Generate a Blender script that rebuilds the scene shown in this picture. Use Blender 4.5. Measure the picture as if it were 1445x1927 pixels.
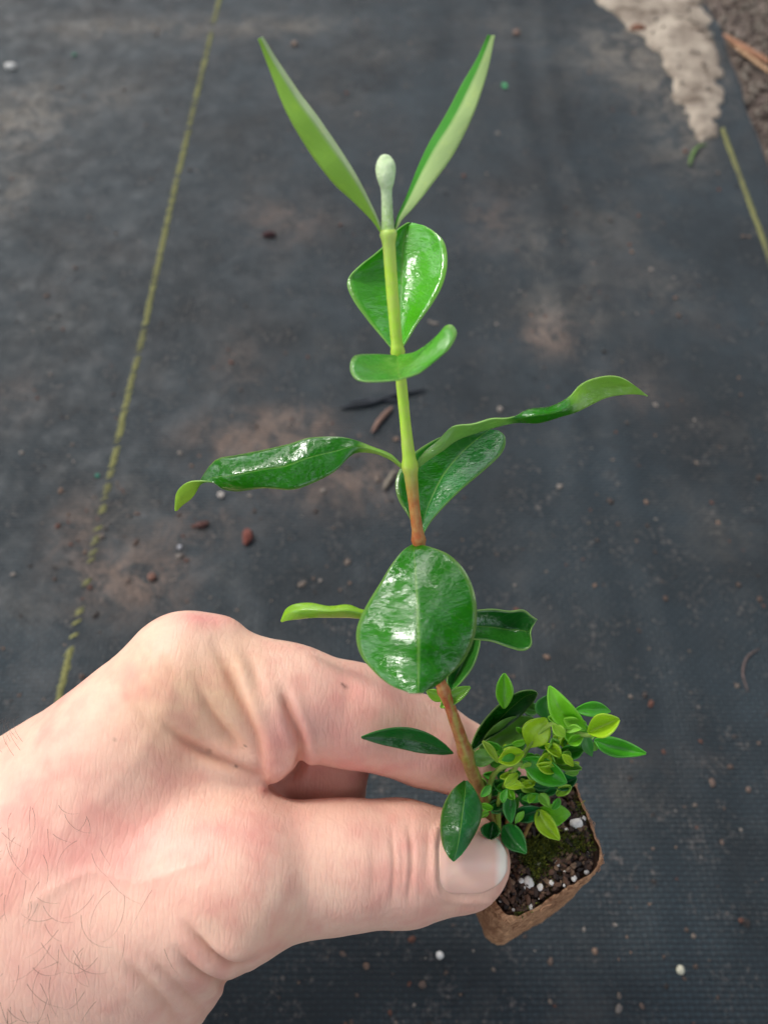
import bpy, math, random
import numpy as np
random.seed(7); rng = np.random.default_rng(7)
for o in list(bpy.data.objects): bpy.data.objects.remove(o)

# ------------------------------------------------------------------ camera / light
F = 1455.0; CX, CY = 722.5, 963.5
CAM_H = 0.33; PITCH = math.radians(31.5)
RIGHT = np.array([1.0, 0, 0]); UP = np.array([0, math.cos(PITCH), math.sin(PITCH)])
FWD = np.array([0, math.sin(PITCH), -math.cos(PITCH)]); CAM = np.array([0, 0, CAM_H])
sc = bpy.context.scene
cd = bpy.data.cameras.new("camera"); cam = bpy.data.objects.new("camera", cd)
sc.collection.objects.link(cam); sc.camera = cam
cam.location = CAM; cam.rotation_euler = (PITCH, 0, 0)
cd.sensor_fit = 'VERTICAL'; cd.sensor_height = 36; cd.sensor_width = 27
cd.lens = F / 1927 * 36; cd.clip_start = 0.005; cd.clip_end = 50
cd.dof.use_dof = True; cd.dof.focus_distance = 0.178; cd.dof.aperture_fstop = 12.5
W = bpy.data.worlds.new("World"); sc.world = W; W.use_nodes = True
wn = W.node_tree.nodes; wl = W.node_tree.links
sky = wn.new('ShaderNodeTexSky'); sky.sky_type = 'NISHITA'; sky.sun_disc = False
SUN_EL, SUN_ROT = math.radians(50), math.radians(-52)
sky.sun_elevation = SUN_EL; sky.sun_rotation = SUN_ROT; sky.air_density = 1.0; sky.dust_density = 1.5; sky.ozone_density = 0.6
# made-up cloud pattern: sky brightness varies with direction, added for contrast in leaf reflections
tc = wn.new('ShaderNodeTexCoord'); cn = wn.new('ShaderNodeTexNoise'); cn.inputs['Scale'].default_value = 3.1; cn.inputs['Detail'].default_value = 3; cn.inputs['Roughness'].default_value = .5
mpw = wn.new('ShaderNodeMapping'); mpw.inputs['Location'].default_value = (3.1, 1.7, .4); wl.new(tc.outputs['Generated'], mpw.inputs[0]); wl.new(mpw.outputs[0], cn.inputs['Vector'])
cr_ = wn.new('ShaderNodeValToRGB'); cr_.color_ramp.elements[0].position = .50; cr_.color_ramp.elements[0].color = (.22, .22, .22, 1); cr_.color_ramp.elements[1].position = .60; cr_.color_ramp.elements[1].color = (4.2, 4.0, 3.7, 1); wl.new(cn.outputs['Fac'], cr_.inputs[0])
mm = wn.new('ShaderNodeMix'); mm.data_type = 'RGBA'; mm.blend_type = 'MULTIPLY'; mm.inputs[0].default_value = 1; hs = wn.new('ShaderNodeHueSaturation'); hs.inputs['Saturation'].default_value = .5; wl.new(sky.outputs[0], hs.inputs['Color']); wl.new(hs.outputs[0], mm.inputs[6]); wl.new(cr_.outputs[0], mm.inputs[7])
wl.new(mm.outputs[2], wn['Background'].inputs['Color']); wn['Background'].inputs['Strength'].default_value = 0.1
sd = bpy.data.lights.new("sun", 'SUN'); sun = bpy.data.objects.new("sun", sd); sc.collection.objects.link(sun)
sd.energy = 1.45; sd.angle = math.radians(11); sd.color = (1, 0.97, 0.93)
sun.rotation_euler = (math.radians(90) - SUN_EL, 0, -SUN_ROT)   # light comes from azimuth SUN_ROT
# aim explicitly: direction to the sun
az = SUN_ROT; tosun = np.array([math.sin(az) * math.cos(SUN_EL), math.cos(az) * math.cos(SUN_EL), math.sin(SUN_EL)])
from mathutils import Vector
sun.rotation_euler = Vector(tosun).to_track_quat('Z', 'Y').to_euler()
vs = sc.view_settings; vs.view_transform = 'Standard'; vs.look = 'None'; vs.gamma = 1; vs.use_curve_mapping = False
vs.exposure = 0.8
sc.cycles.max_bounces = 6; sc.cycles.use_denoising = True

# ------------------------------------------------------------------ helpers
def P(u, v, d):
    u = np.asarray(u, float); v = np.asarray(v, float); d = np.asarray(d, float)
    return CAM + d[..., None] * (((u - CX) / F)[..., None] * RIGHT + ((CY - v) / F)[..., None] * UP + FWD)
def G(u, v, z=0.0):
    r = ((u - CX) / F) * RIGHT + ((CY - v) / F) * UP + FWD
    return CAM + r * ((z - CAM_H) / r[2])
def proj(p):
    q = p - CAM; d = q @ FWD
    return CX + F * (q @ RIGHT) / d, CY - F * (q @ UP) / d, d
def lin(r, g, b):
    return tuple(((c / 255) / 12.92 if c / 255 <= .04045 else ((c / 255 + .055) / 1.055) ** 2.4) for c in (r, g, b))
def tag(o, label=None, cat=None, group=None, kind=None):
    if label: o['label'] = label
    if cat: o['category'] = cat
    if group: o['group'] = group
    if kind: o['kind'] = kind
    return o
def obj(name, verts, faces, mat=None, parent=None, cols=None, smooth=True, uv=None):
    me = bpy.data.meshes.new(name); me.from_pydata([tuple(map(float, v)) for v in verts], [], [tuple(map(int, f)) for f in faces])
    if smooth: me.polygons.foreach_set('use_smooth', [True] * len(me.polygons))
    if cols is not None:
        a = me.color_attributes.new('col', 'FLOAT_COLOR', 'POINT')
        c = np.ones((len(verts), 4), np.float32); c[:, :3] = cols; a.data.foreach_set('color', c.ravel())
    if uv is not None:
        l = me.uv_layers.new(name='UVMap'); idx = np.empty(len(me.loops), np.int32); me.loops.foreach_get('vertex_index', idx)
        l.data.foreach_set('uv', np.asarray(uv, np.float32)[idx].ravel())
    me.update()
    o = bpy.data.objects.new(name, me); sc.collection.objects.link(o)
    if mat is not None:
        for m in (mat if isinstance(mat, (list, tuple)) else [mat]): me.materials.append(m)
    if parent is not None: o.parent = parent
    return o
def empty(name, loc=(0, 0, 0)):
    o = bpy.data.objects.new(name, None); sc.collection.objects.link(o); o.location = loc; o.empty_display_size = .01
    return o
def reparent(o, root):
    o.parent = root; o.matrix_parent_inverse = root_inv(root)
def root_inv(root):
    from mathutils import Matrix
    return Matrix.Translation(root.location).inverted()
class N:
    def __init__(s, name):
        s.m = bpy.data.materials.new(name); s.m.use_nodes = True; s.t = s.m.node_tree; s.n = s.t.nodes; s.l = s.t.links
        s.b = s.n['Principled BSDF']; s.out = s.n['Material Output']
    def new(s, t, **kw):
        x = s.n.new('ShaderNode' + t)
        for k, v in kw.items(): setattr(x, k, v)
        return x
    def inp(s, x, k, v):
        if isinstance(v, bpy.types.NodeSocket): s.l.new(v, x.inputs[k])
        else: x.inputs[k].default_value = v
    def math(s, op, a, b=None, clamp=False):
        x = s.new('Math', operation=op, use_clamp=clamp); s.inp(x, 0, a)
        if b is not None: s.inp(x, 1, b)
        return x.outputs[0]
    def noise(s, scale, detail=4, rough=.55, vec=None, dist=0):
        x = s.new('TexNoise'); s.inp(x, 'Scale', scale); s.inp(x, 'Detail', detail); s.inp(x, 'Roughness', rough); s.inp(x, 'Distortion', dist)
        s.inp(x, 'Vector', vec if vec is not None else s.coord()); return x.outputs['Fac']
    def coord(s):
        if not hasattr(s, '_c'): s._c = s.new('TexCoord').outputs['Object']
        return s._c
    def ramp(s, fac, stops):
        x = s.new('ValToRGB'); s.inp(x, 0, fac); e = x.color_ramp.elements
        while len(e) < len(stops): e.new(.5)
        for i, (p, c) in enumerate(stops):
            e[i].position = p; e[i].color = (*(c if isinstance(c, tuple) else (c, c, c)), 1)
        return x.outputs[0]
    def mix(s, f, a, b, mode='MIX'):
        x = s.new('Mix', data_type='RGBA', blend_type=mode); s.inp(x, 0, f)
        for k, v in ((6, a), (7, b)):
            if isinstance(v, tuple): v = (*v, 1) if len(v) == 3 else v
            s.inp(x, k, v)
        return x.outputs[2]
    def attr(s, name='col'):
        x = s.new('Attribute'); x.attribute_name = name; return x.outputs['Color']
    def bump(s, h, strength, dist, normal=None):
        x = s.new('Bump'); s.inp(x, 'Strength', strength); s.inp(x, 'Distance', dist); s.inp(x, 'Height', h)
        if normal is not None: s.inp(x, 'Normal', normal)
        return x.outputs[0]
    def set(s, **kw):
        names = dict(col='Base Color', rough='Roughness', normal='Normal', spec='Specular IOR Level', sss='Subsurface Weight', coat='Coat Weight', coatr='Coat Roughness')
        for k, v in kw.items():
            if isinstance(v, tuple) and k == 'col': v = (*v, 1)
            s.inp(s.b, names[k], v)

def vnoise(p, scale, seed=0):
    """smooth value noise on numpy points (n,3)"""
    q = p * scale + seed * 17.3; i = np.floor(q).astype(np.int64); f = q - i; f = f * f * (3 - 2 * f)
    def h(a, b, c):
        x = (a * 73856093 ^ b * 19349663 ^ c * 83492791) & 0x7fffffff
        x = ((x ^ (x >> 13)) * 1274126177) & 0x7fffffff
        return ((x ^ (x >> 16)) & 0xffff) / 65535.0
    r = 0
    for a in (0, 1):
        for b in (0, 1):
            for c in (0, 1):
                w = (f[:, 0] if a else 1 - f[:, 0]) * (f[:, 1] if b else 1 - f[:, 1]) * (f[:, 2] if c else 1 - f[:, 2])
                r = r + w * h(i[:, 0] + a, i[:, 1] + b, i[:, 2] + c)
    return r * 2 - 1
def fbm(p, scale, oct=3, seed=0):
    r = 0; a = 1; s = 0
    for k in range(oct):
        r = r + a * vnoise(p, scale * 2 ** k, seed + k); s += a; a *= .5
    return r / s

# ------------------------------------------------------------------ ground
X_L = G(415, 0)[0]; X_L2 = G(125, 1300)[0]; X_R = G(1355, 260)[0]; X_R2 = G(1443, 495)[0]; X_E = G(1322, 5)[0]; X_E2 = G(1440, 318)[0]
print('thread x', X_L, X_L2, X_R, X_R2, 'edge', X_E, X_E2)
def threadx(y, a, b, ya, yb): return a + (b - a) * (y - ya) / (yb - ya)
XE = lambda y: threadx(y, X_E, X_E2, G(1322, 5)[1], G(1440, 318)[1]) + .0016 * np.sin(y * 31 + 1) + .0008 * np.sin(y * 90)
def gz(x, y):
    p = np.stack([x, y, 0 * x], -1)
    sh = x.shape; p = p.reshape(-1, 3)
    z = .0028 * fbm(p, 9, 2, 3).reshape(sh) + .0007 * fbm(p, 45, 2, 5).reshape(sh)
    # long soft folds running away from the camera
    for (u, v, a, s) in ((1095, 450, .0018, .009), (880, 450, -.0012, .014), (1180, 1450, .0015, .01)):
        g0 = G(u, v); z = z + a * np.exp(-((x - g0[0] - .004 * np.sin(y * 20)) / s) ** 2)
    return z
xs = np.concatenate([np.linspace(-3, -.5, 12)[:-1], np.linspace(-.5, .5, 400), np.linspace(.5, 3, 12)[1:]])
ys = np.concatenate([np.linspace(-2.5, -.16, 12)[:-1], np.linspace(-.16, .86, 420), np.linspace(.86, 3.5, 14)[1:]])
# snap: fabric grid columns are squeezed so the last one lies on the fabric edge
FX, FY = np.meshgrid(xs, ys)
ii, jj = np.meshgrid(np.arange(len(ys) - 1), np.arange(len(xs) - 1), indexing='ij'); nx = len(xs)
quads = np.stack([ii * nx + jj, ii * nx + jj + 1, (ii + 1) * nx + jj + 1, (ii + 1) * nx + jj], -1).reshape(-1, 4)
def blobs(x, y, lst):
    r = 0 * x
    for (u, v, ru, rv, s) in lst:
        c = G(u, v); a = abs(G(u + ru, v)[0] - c[0]); b = abs(G(u, v - rv)[1] - c[1])
        r = r + s * np.exp(-((x - c[0]) / a) ** 2 - ((y - c[1]) / b) ** 2)
    return r
BROWN = [(480, 840, 110, 45, 1.0), (640, 910, 120, 50, .8), (560, 800, 60, 25, .7), (380, 1000, 90, 40, .45), (210, 1090, 90, 60, .7), (150, 1000, 50, 60, .5), (300, 1110, 70, 60, .5), (1030, 640, 50, 35, .9),
         (540, 430, 70, 40, .5), (920, 420, 60, 60, .3), (1190, 740, 60, 40, .4), (40, 760, 60, 50, .25), (460, 700, 60, 60, .25)]
TAN = [(40, 250, 70, 50, .8), (30, 370, 60, 40, .7), (330, 60, 180, 22, .7), (560, 55, 120, 20, .6), (240, 190, 60, 30, .3), (1130, 120, 100, 60, .5), (1250, 300, 50, 60, .3), (1170, 430, 60, 60, .25), (160, 60, 60, 25, .5), (90, 200, 110, 60, .5), (720, 110, 70, 20, .3), (950, 60, 80, 30, .3), (1120, 500, 60, 120, .25), (1000, 470, 40, 60, .35), (1250, 560, 60, 50, .3), (1180, 1480, 60, 60, .25), (1170, 90, 60, 50, .9), (1225, 180, 50, 60, .9), (1290, 280, 40, 50, .9), (1340, 120, 14, 90, .6), (120, 620, 60, 40, .25),
       (1030, 600, 60, 50, .5), (230, 960, 60, 60, .35), (640, 200, 60, 40, .25), (1350, 1000, 60, 60, .2), (60, 1150, 80, 40, .2)]
br = blobs(FX, FY, BROWN); ta = blobs(FX, FY, TAN)
pts = np.stack([FX, FY, gz(FX, FY)], -1).reshape(-1, 3)
# keep only what lies left of the edge; move the last column onto the edge
xe = XE(FY)
m = N('weed_mat_fabric')
c = m.coord(); sep = m.new('SeparateXYZ'); m.l.new(c, sep.inputs[0])
wob = m.noise(60, 2)
def stripes(axis, per):
    a = m.math('MULTIPLY', sep.outputs[axis], 2 * math.pi / per)
    a = m.math('ADD', a, m.math('MULTIPLY', wob, 2.5))
    return m.math('SINE', a)
s1 = stripes(0, .0022); s2 = stripes(1, .0019)
ck = m.math('MULTIPLY', m.math('SINE', m.math('MULTIPLY', sep.outputs[0], math.pi / .0022)), m.math('SINE', m.math('MULTIPLY', sep.outputs[1], math.pi / .0019)))
weave = m.math('ADD', m.math('MULTIPLY', s1, .5), m.math('ADD', s2, m.math('MULTIPLY', ck, .6)))
at = m.new('Attribute'); at.attribute_name = 'col'; asep = m.new('SeparateColor'); m.l.new(at.outputs['Color'], asep.inputs[0])
big = m.noise(14, 4, .6); mid = m.noise(70, 5, .65); fine = m.noise(420, 4, .7); pat = m.noise(52, 7, .78, dist=.8)
base = m.mix(m.ramp(big, [(.35, 0.), (.68, 1.)]), lin(30, 38, 41), lin(47, 60, 66))
base = m.mix(m.math('MULTIPLY', m.math('ADD', weave, 1.2), .36, True), base, lin(20, 23, 27))
spk = m.ramp(m.math('ADD', m.math('MULTIPLY', mid, .5), m.math('MULTIPLY', fine, .7)), [(.66, 0.), (.80, 1.)])
base = m.mix(m.math('MULTIPLY', spk, .6), base, lin(96, 91, 88))
dustn = m.ramp(pat, [(.42, 0.), (.58, 1.)])
gen = m.math('MULTIPLY', m.ramp(m.noise(22, 5, .7), [(.54, 0.), (.72, 1.)]), .16)
fb = m.math('MULTIPLY', m.math('MULTIPLY', asep.outputs[0], 1.5), m.math('ADD', m.math('MULTIPLY', dustn, .9), .1), True)
ft = m.math('ADD', m.math('MULTIPLY', asep.outputs[1], m.math('ADD', m.math('MULTIPLY', dustn, .9), .1)), gen, True)
fb2 = m.math('ADD', fb, m.math('MULTIPLY', m.ramp(m.noise(9, 5, .72, dist=.4), [(.54, 0.), (.72, 1.)]), .16), True)
base = m.mix(m.math('MULTIPLY', fb2, m.ramp(fine, [(.3, .45), (.7, 1.)])), base, lin(108, 91, 80))
base = m.mix(m.math('MULTIPLY', ft, m.ramp(fine, [(.3, .5), (.7, 1.)])), base, lin(112, 105, 96))
blk = m.ramp(m.noise(55, 5, .7, dist=.5), [(.60, 0.), (.74, .75)])
base = m.mix(blk, base, lin(20, 22, 25))
vor = m.new('TexVoronoi'); m.inp(vor, 'Scale', 260.0); m.inp(vor, 'Vector', c)
dots = m.math('MULTIPLY', m.ramp(vor.outputs['Distance'], [(.12, 1.), (.26, 0.)]), m.ramp(mid, [(.5, 0.), (.62, 1.)]))
wv = m.ramp(m.math('MULTIPLY', weave, .5), [(.0, .0), (1., .5)])
base = m.mix(m.math('MULTIPLY', wv, .5), base, lin(62, 69, 75))
base = m.mix(m.math('MULTIPLY', dots, .5), base, lin(110, 102, 96))
m.set(col=base, rough=m.ramp(mid, [(.3, .5), (.7, .8)]), spec=.3,
      normal=m.bump(m.math('ADD', m.math('MULTIPLY', weave, m.ramp(mid, [(.35, .1), (.7, .6)])), m.math('ADD', m.math('MULTIPLY', fine, 1.2), m.math('MULTIPLY', mid, 2))), .8, .0004))
keep = (FX.ravel()[quads] < (XE(FY).ravel()[quads] + .0025)).all(1)
P2 = pts.copy(); xr = XE(pts[:, 1]); over = P2[:, 0] > xr - .0012
P2[over, 0] = xr[over]
fq = quads[keep]
cols = np.stack([br.ravel(), ta.ravel(), 0 * br.ravel()], -1)
used = np.unique(fq); remap = -np.ones(len(P2), int); remap[used] = np.arange(len(used))
P2[:, 2] += .004
fab = obj('weed_mat', P2[used], remap[fq], m.m, cols=cols[used])
md = fab.modifiers.new('thick', 'SOLIDIFY'); md.thickness = .0009; md.offset = -1
tag(fab, 'black woven weed mat with dusty brown stains under the hand', kind='structure')
GZ = lambda x, y: float(gz(np.array([x]), np.array([y]))[0]) + .004

# soil under and beside it
m = N('bare_soil')
n1 = m.noise(30, 6, .7); n2 = m.noise(220, 5, .7)
m.set(col=m.mix(m.ramp(m.math('ADD', m.math('MULTIPLY', n1, .6), m.math('MULTIPLY', n2, .4)), [(.35, 0.), (.65, 1.)]), lin(78, 67, 62), lin(130, 117, 107)), rough=.9, spec=.2,
      normal=m.bump(m.math('ADD', n1, m.math('MULTIPLY', n2, .5)), 1, .002))
sx = np.linspace(.15, .62, 190); sy = np.linspace(.1, .9, 320)
def coarse(a, lo, hi, n): return np.concatenate([np.linspace(lo, a[0], n)[:-1], a, np.linspace(a[-1], hi, n)[1:]])
SX, SY = np.meshgrid(coarse(sx, -3, 3, 10), coarse(sy, -2.5, 3.5, 10))
sp = np.stack([SX, SY, 0 * SX], -1).reshape(-1, 3)
right = 1 / (1 + np.exp(-(SX.ravel() - XE(SY.ravel()) - .006) / .003))
inreg = (SX.ravel() > .1) & (SX.ravel() < .7) & (SY.ravel() > .05) & (SY.ravel() < .92)
sp[:, 2] = np.where(inreg, -.002 + right * (.004 + .0045 * fbm(sp, 40, 4, 9) + .003 * fbm(sp, 12, 2, 2)), -.004)
nn = SX.shape[1]; a, b = np.meshgrid(np.arange(SX.shape[0] - 1), np.arange(nn - 1), indexing='ij')
gr = obj('ground', sp, np.stack([a * nn + b, a * nn + b + 1, (a + 1) * nn + b + 1, (a + 1) * nn + b], -1).reshape(-1, 4), m.m)
tag(gr, 'bare grey brown soil beyond the edge of the weed mat', kind='structure')

# pale sand spilled on the fabric
m = N('pale_sand')
n1 = m.noise(90, 5, .7); n2 = m.noise(500, 4, .7)
m.set(col=m.mix(m.ramp(m.math('ADD', m.math('MULTIPLY', m.noise(38, 5, .65), .8), m.math('MULTIPLY', n2, .2)), [(.36, 0.), (.62, 1.)]), lin(96, 84, 74), lin(176, 164, 148)), rough=.95, spec=.15,
      normal=m.bump(m.math('ADD', n1, m.math('MULTIPLY', n2, .4)), .6, .001))
poly = np.array([G(*q)[:2] for q in [(1080, -60), (1130, 20), (1195, 75), (1240, 125), (1262, 190), (1285, 240), (1312, 285), (1338, 268), (1346, 215), (1350, 150), (1338, 80), (1316, 10), (1296, -60)]])
def sdpoly(p, poly):
    d = np.full(len(p), 1e9); ins = np.zeros(len(p), bool)
    for i in range(len(poly)):
        a, b = poly[i], poly[(i + 1) % len(poly)]; e = b - a; w = p - a
        t = np.clip((w @ e) / (e @ e), 0, 1); d = np.minimum(d, np.linalg.norm(w - t[:, None] * e, axis=1))
        c = ((a[1] > p[:, 1]) != (b[1] > p[:, 1])) & (p[:, 0] < (b[0] - a[0]) * (p[:, 1] - a[1]) / (b[1] - a[1] + 1e-12) + a[0]); ins ^= c
    return np.where(ins, d, -d)
lo = poly.min(0) - .01; hi = poly.max(0) + .01
X, Y = np.meshgrid(np.arange(lo[0], hi[0], .0011), np.arange(lo[1], hi[1], .0011)); q = np.stack([X.ravel(), Y.ravel()], -1)
q3 = np.c_[q, 0 * q[:, 0]]; s = sdpoly(q, poly) + .010 * fbm(q3, 90, 4, 4)
hgt = .0022 * (1 - np.exp(-np.clip(s, 0, None) / .006)) * (1 + .5 * fbm(q3, 50, 3, 8)) + np.where(s < .0006, -.0012, .0006)
z = gz(q[:, 0], q[:, 1]) + .004 + hgt
nn = X.shape[1]; a, b = np.meshgrid(np.arange(X.shape[0] - 1), np.arange(nn - 1), indexing='ij')
f = np.stack([a * nn + b, a * nn + b + 1, (a + 1) * nn + b + 1, (a + 1) * nn + b], -1).reshape(-1, 4)
f = f[(s[f] > -.0012).all(1)]; used = np.unique(f); rm = -np.ones(len(q), int); rm[used] = np.arange(len(used))
sand = obj('sand', np.c_[q, z][used], rm[f], m.m)
tag(sand, 'pale crumbly sand spilled along the edge of the weed mat', kind='stuff')

# yellow marker threads
def simple(name, col, rough=.6, var=.25, scale=300, bump=.3, dist=.0005, spec=.4):
    m = N(name); n1 = m.noise(scale, 4, .6)
    m.set(col=m.mix(m.ramp(n1, [(.3, 0.), (.7, 1.)]), tuple(x * (1 - var) for x in col), tuple(min(1, x * (1 + var)) for x in col)), rough=rough, spec=spec, normal=m.bump(n1, bump, dist))
    return m.m
m = N('yellow_thread'); nA = m.noise(45, 4, .7); nB = m.noise(900, 3, .6)
cc = m.mix(m.ramp(nB, [(.35, 0.), (.65, 1.)]), lin(84, 84, 42), lin(138, 138, 82))
cc = m.mix(m.ramp(nA, [(.50, 0.), (.75, 1.)]), cc, lin(70, 68, 56)); m.set(col=cc, rough=.8)
THREAD = m.m
def strand(x0, x1, y0, y1, w, gaps=(), step=.0016):
    V = []; Fc = []; y = y0; k = 0
    while y < y1:                      # little overlapping slanted stitches = twisted thread
        t = (y - y0) / (y1 - y0)
        if any(a < y < b and random.random() < pr for a, b, pr in gaps): y += step; continue
        x = x0 + (x1 - x0) * t + random.uniform(-.00025, .00025); z = GZ(x, y)
        h = .0005; L = step * 1.35; ww = w * random.uniform(.7, 1.1); sk = w * .45
        i = len(V)
        ring = [(-ww, 0, -.0004), (-ww * .6, 0, h * .8), (0, 0, h), (ww * .6, 0, h * .8), (ww, 0, -.0004)]
        for yy, dz in ((0, -.0002), (L * .5, .0002), (L, -.0002)):
            for (a, _, c) in ring: V.append((x + a + sk * (yy / L - .5), y + yy + a * .5, z + c + dz))
        for r in range(2):
            for q in range(4): Fc.append((i + r * 5 + q, i + r * 5 + q + 1, i + (r + 1) * 5 + q + 1, i + (r + 1) * 5 + q))
        y += step
    return V, Fc
ya, yb = G(415, 0)[1], G(125, 1300)[1]
yA, yB = G(0, 1330)[1], G(0, -200)[1]
fx = lambda y: threadx(y, X_L, X_L2, ya, yb)
gy = lambda v: G(0, v)[1]
V, Fc = strand(fx(yA - .1), fx(yB), yA - .1, yB, .0021, gaps=[(gy(1010), gy(985), .6), (gy(1230), gy(1000), .68), (gy(1000), gy(900), .35), (gy(900), gy(0), .14), (gy(75), gy(40), .7)])
t1 = obj('marker_thread', V, Fc, THREAD, fab); tag(t1, 'long yellow thread crossing the left of the mat')
ya2, yb2 = G(1355, 260)[1], G(1443, 495)[1]; fx2 = lambda y: threadx(y, X_R, X_R2, ya2, yb2)
V, Fc = strand(fx2(-.1), fx2(gy(255)), -.1, gy(255), .0021)
t2 = obj('marker_thread', V, Fc, THREAD, fab); tag(t2, 'short yellow thread at the upper right, starting at the sand')

# crumbs of soil (stuff)
def rock(c, r, seed, sx=1, sy=1, sz=.6, rot=0):
    V = []; Fc = []; n = 5; mrg = 7
    rs = np.random.default_rng(seed)
    for i in range(n + 1):
        th = math.pi * i / n
        for j in range(mrg):
            ph = 2 * math.pi * j / mrg; k = 1 + (rs.random() - .5) * .55
            x, y, z = math.sin(th) * math.cos(ph) * k * sx, math.sin(th) * math.sin(ph) * k * sy, math.cos(th) * k * sz
            V.append((c[0] + r * (x * math.cos(rot) - y * math.sin(rot)), c[1] + r * (x * math.sin(rot) + y * math.cos(rot)), c[2] + r * z))
    for i in range(n):
        for j in range(mrg): Fc.append((i * mrg + j, i * mrg + (j + 1) % mrg, (i + 1) * mrg + (j + 1) % mrg, (i + 1) * mrg + j))
    return V, Fc
V = []; Fc = []; C = []
pal = [lin(80, 64, 56), lin(104, 86, 76), lin(60, 50, 46), lin(116, 104, 94), lin(124, 100, 84), lin(34, 31, 30), lin(134, 126, 118), lin(100, 60, 46)]
cands = 0
while cands < 3000:
    u, v = random.uniform(-60, 1500), random.uniform(-40, 1960); g = G(u, v)
    if g[0] > XE(g[1]) - .003: continue
    cands += 1
    x_, y_ = np.array([g[0]]), np.array([g[1]])
    dens = float(blobs(x_, y_, BROWN)[0] + blobs(x_, y_, TAN)[0]) * 1.3 + .28
    if random.random() > dens: continue
    r = random.choice([.0004, .0005, .0006, .0007, .0009, .0012]) * random.uniform(.6, 1.2)
    vv, ff = rock((g[0], g[1], GZ(g[0], g[1]) + r * .25), r, cands, random.uniform(.7, 1.6), 1, .5, random.uniform(0, 3))
    i = len(V); V += vv; Fc += [tuple(a + i for a in q) for q in ff]; C += [random.choice(pal)] * len(vv)
for k in range(1500):                  # soil and sand side
    if k < 120: u, v = random.uniform(1120, 1345), random.uniform(-20, 290)
    else: u, v = random.uniform(1310, 1500), random.uniform(-30, 420)
    g = G(u, v); onsoil = g[0] > XE(g[1]) + .003
    if k >= 120 and not onsoil: continue
    r = random.uniform(.0006, .0022); zz = .004 if onsoil else GZ(g[0], g[1]) + .0035
    vv, ff = rock((g[0], g[1], zz), r, 9000 + k, random.uniform(.7, 1.6), 1, .7, random.uniform(0, 3))
    if not onsoil and sdpoly(np.array([g[:2]]), poly)[0] < .003: continue
    i = len(V); V += vv; Fc += [tuple(a + i for a in q) for q in ff]
    C += [random.choice([lin(150, 140, 126), lin(136, 122, 108), lin(166, 154, 138)] if not onsoil else [lin(140, 130, 116), lin(120, 106, 94), lin(86, 72, 64)])] * len(vv)
m = N('crumb'); n1 = m.noise(900, 3); m.set(col=m.mix(m.math('MULTIPLY', n1, .6), m.attr(), lin(60, 50, 45)), rough=.85, normal=m.bump(n1, .6, .0004))
cr = obj('soil_crumbs', V, Fc, m.m, cols=np.array(C)); tag(cr, 'tiny soil and grit crumbs strewn over the weed mat', kind='stuff')

# single bits of litter
def litter(name, u, v, r, col, label, cat, sx=1, sy=1, sz=.6, rot=0, seed=1, group=None, parts=1):
    g = G(u, v); V = []; Fc = []
    for k in range(parts):
        a = (random.uniform(-1, 1) * r * .7, random.uniform(-1, 1) * r * .7) if k else (0, 0)
        vv, ff = rock((a[0], a[1], r * .3), r * (1 if k == 0 else .6), seed * 31 + k, sx, sy, sz, rot)
        i = len(V); V += vv; Fc += [tuple(q + i for q in w) for w in ff]
    o = obj(name, V, Fc, simple(name + '_surface', col, .75, .3, 700), smooth=True)
    o.location = (g[0], g[1], GZ(g[0], g[1]) + .0003)
    s = o.modifiers.new('s', 'SUBSURF'); s.levels = s.render_levels = 1
    return tag(o, label, cat, group or {'perlite_grain': 'pale perlite grains on the mat', 'bark_chip': 'brown bark chips on the mat', 'leaf_scrap': 'green scraps on the mat'}[name])
PERL = lin(215, 212, 206)
litter('perlite_grain', 25, 136, .0042, PERL, 'white perlite grain on the mat near its upper left corner', 'perlite', 1.1, .9, seed=3)
litter('perlite_grain', 420, 944, .0021, lin(180, 172, 164), 'pale grain just below the curled tip of the left leaf', 'perlite', seed=4)
litter('perlite_grain', 826, 1799, .0016, PERL, 'small white grain below the thumb and the root plug', 'perlite', seed=5)
litter('perlite_grain', 1270, 1826, .0018, lin(190, 186, 165), 'cream grain on the bare mat right of the root plug', 'perlite', seed=6)
litter('perlite_grain', 344, 1042, .0014, lin(160, 160, 165), 'small grey grain left of the reddish bark chip', 'perlite', seed=7)
litter('bark_chip', 470, 1022, .0038, lin(100, 52, 42), 'reddish brown bark chip above the index knuckle', 'bark chip', .8, 1.2, seed=8, parts=3)
litter('bark_chip', 385, 1000, .0028, lin(78, 48, 42), 'dark red bark chip up and left of the larger reddish chip', 'bark chip', 1.6, .8, seed=9, rot=.4)
litter('bark_chip', 508, 456, .0036, lin(58, 32, 34), 'dark maroon bark chip left of the heart shaped leaf', 'bark chip', 1.6, .8, seed=10)
litter('bark_chip', 293, 1097, .0024, lin(110, 78, 66), 'brown bark chip on the mat just above the hand back', 'bark chip', seed=11, parts=3)
litter('bark_chip', 970, 76, .0036, lin(120, 96, 84), 'brown crumb right of the upper right leaf tip', 'bark chip', seed=12)
litter('bark_chip', 1197, 66, .005, lin(120, 80, 62), 'brown bark chip lying on the pale sand', 'bark chip', 1.5, .8, seed=13, parts=2)
litter('bark_chip', 555, 92, .003, lin(130, 110, 96), 'tan crumb right of the upper left leaf tip', 'bark chip', seed=14)
litter('leaf_scrap', 947, 178, .0032, lin(62, 150, 92), 'bright green scrap on the mat right of the upper right leaf', 'leaf scrap', .7, 1.3, .3, seed=15)
litter('leaf_scrap', 143, 112, .0022, lin(45, 110, 84), 'tiny teal green scrap right of the white grain', 'leaf scrap', 1, 1, .4, seed=16)
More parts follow.
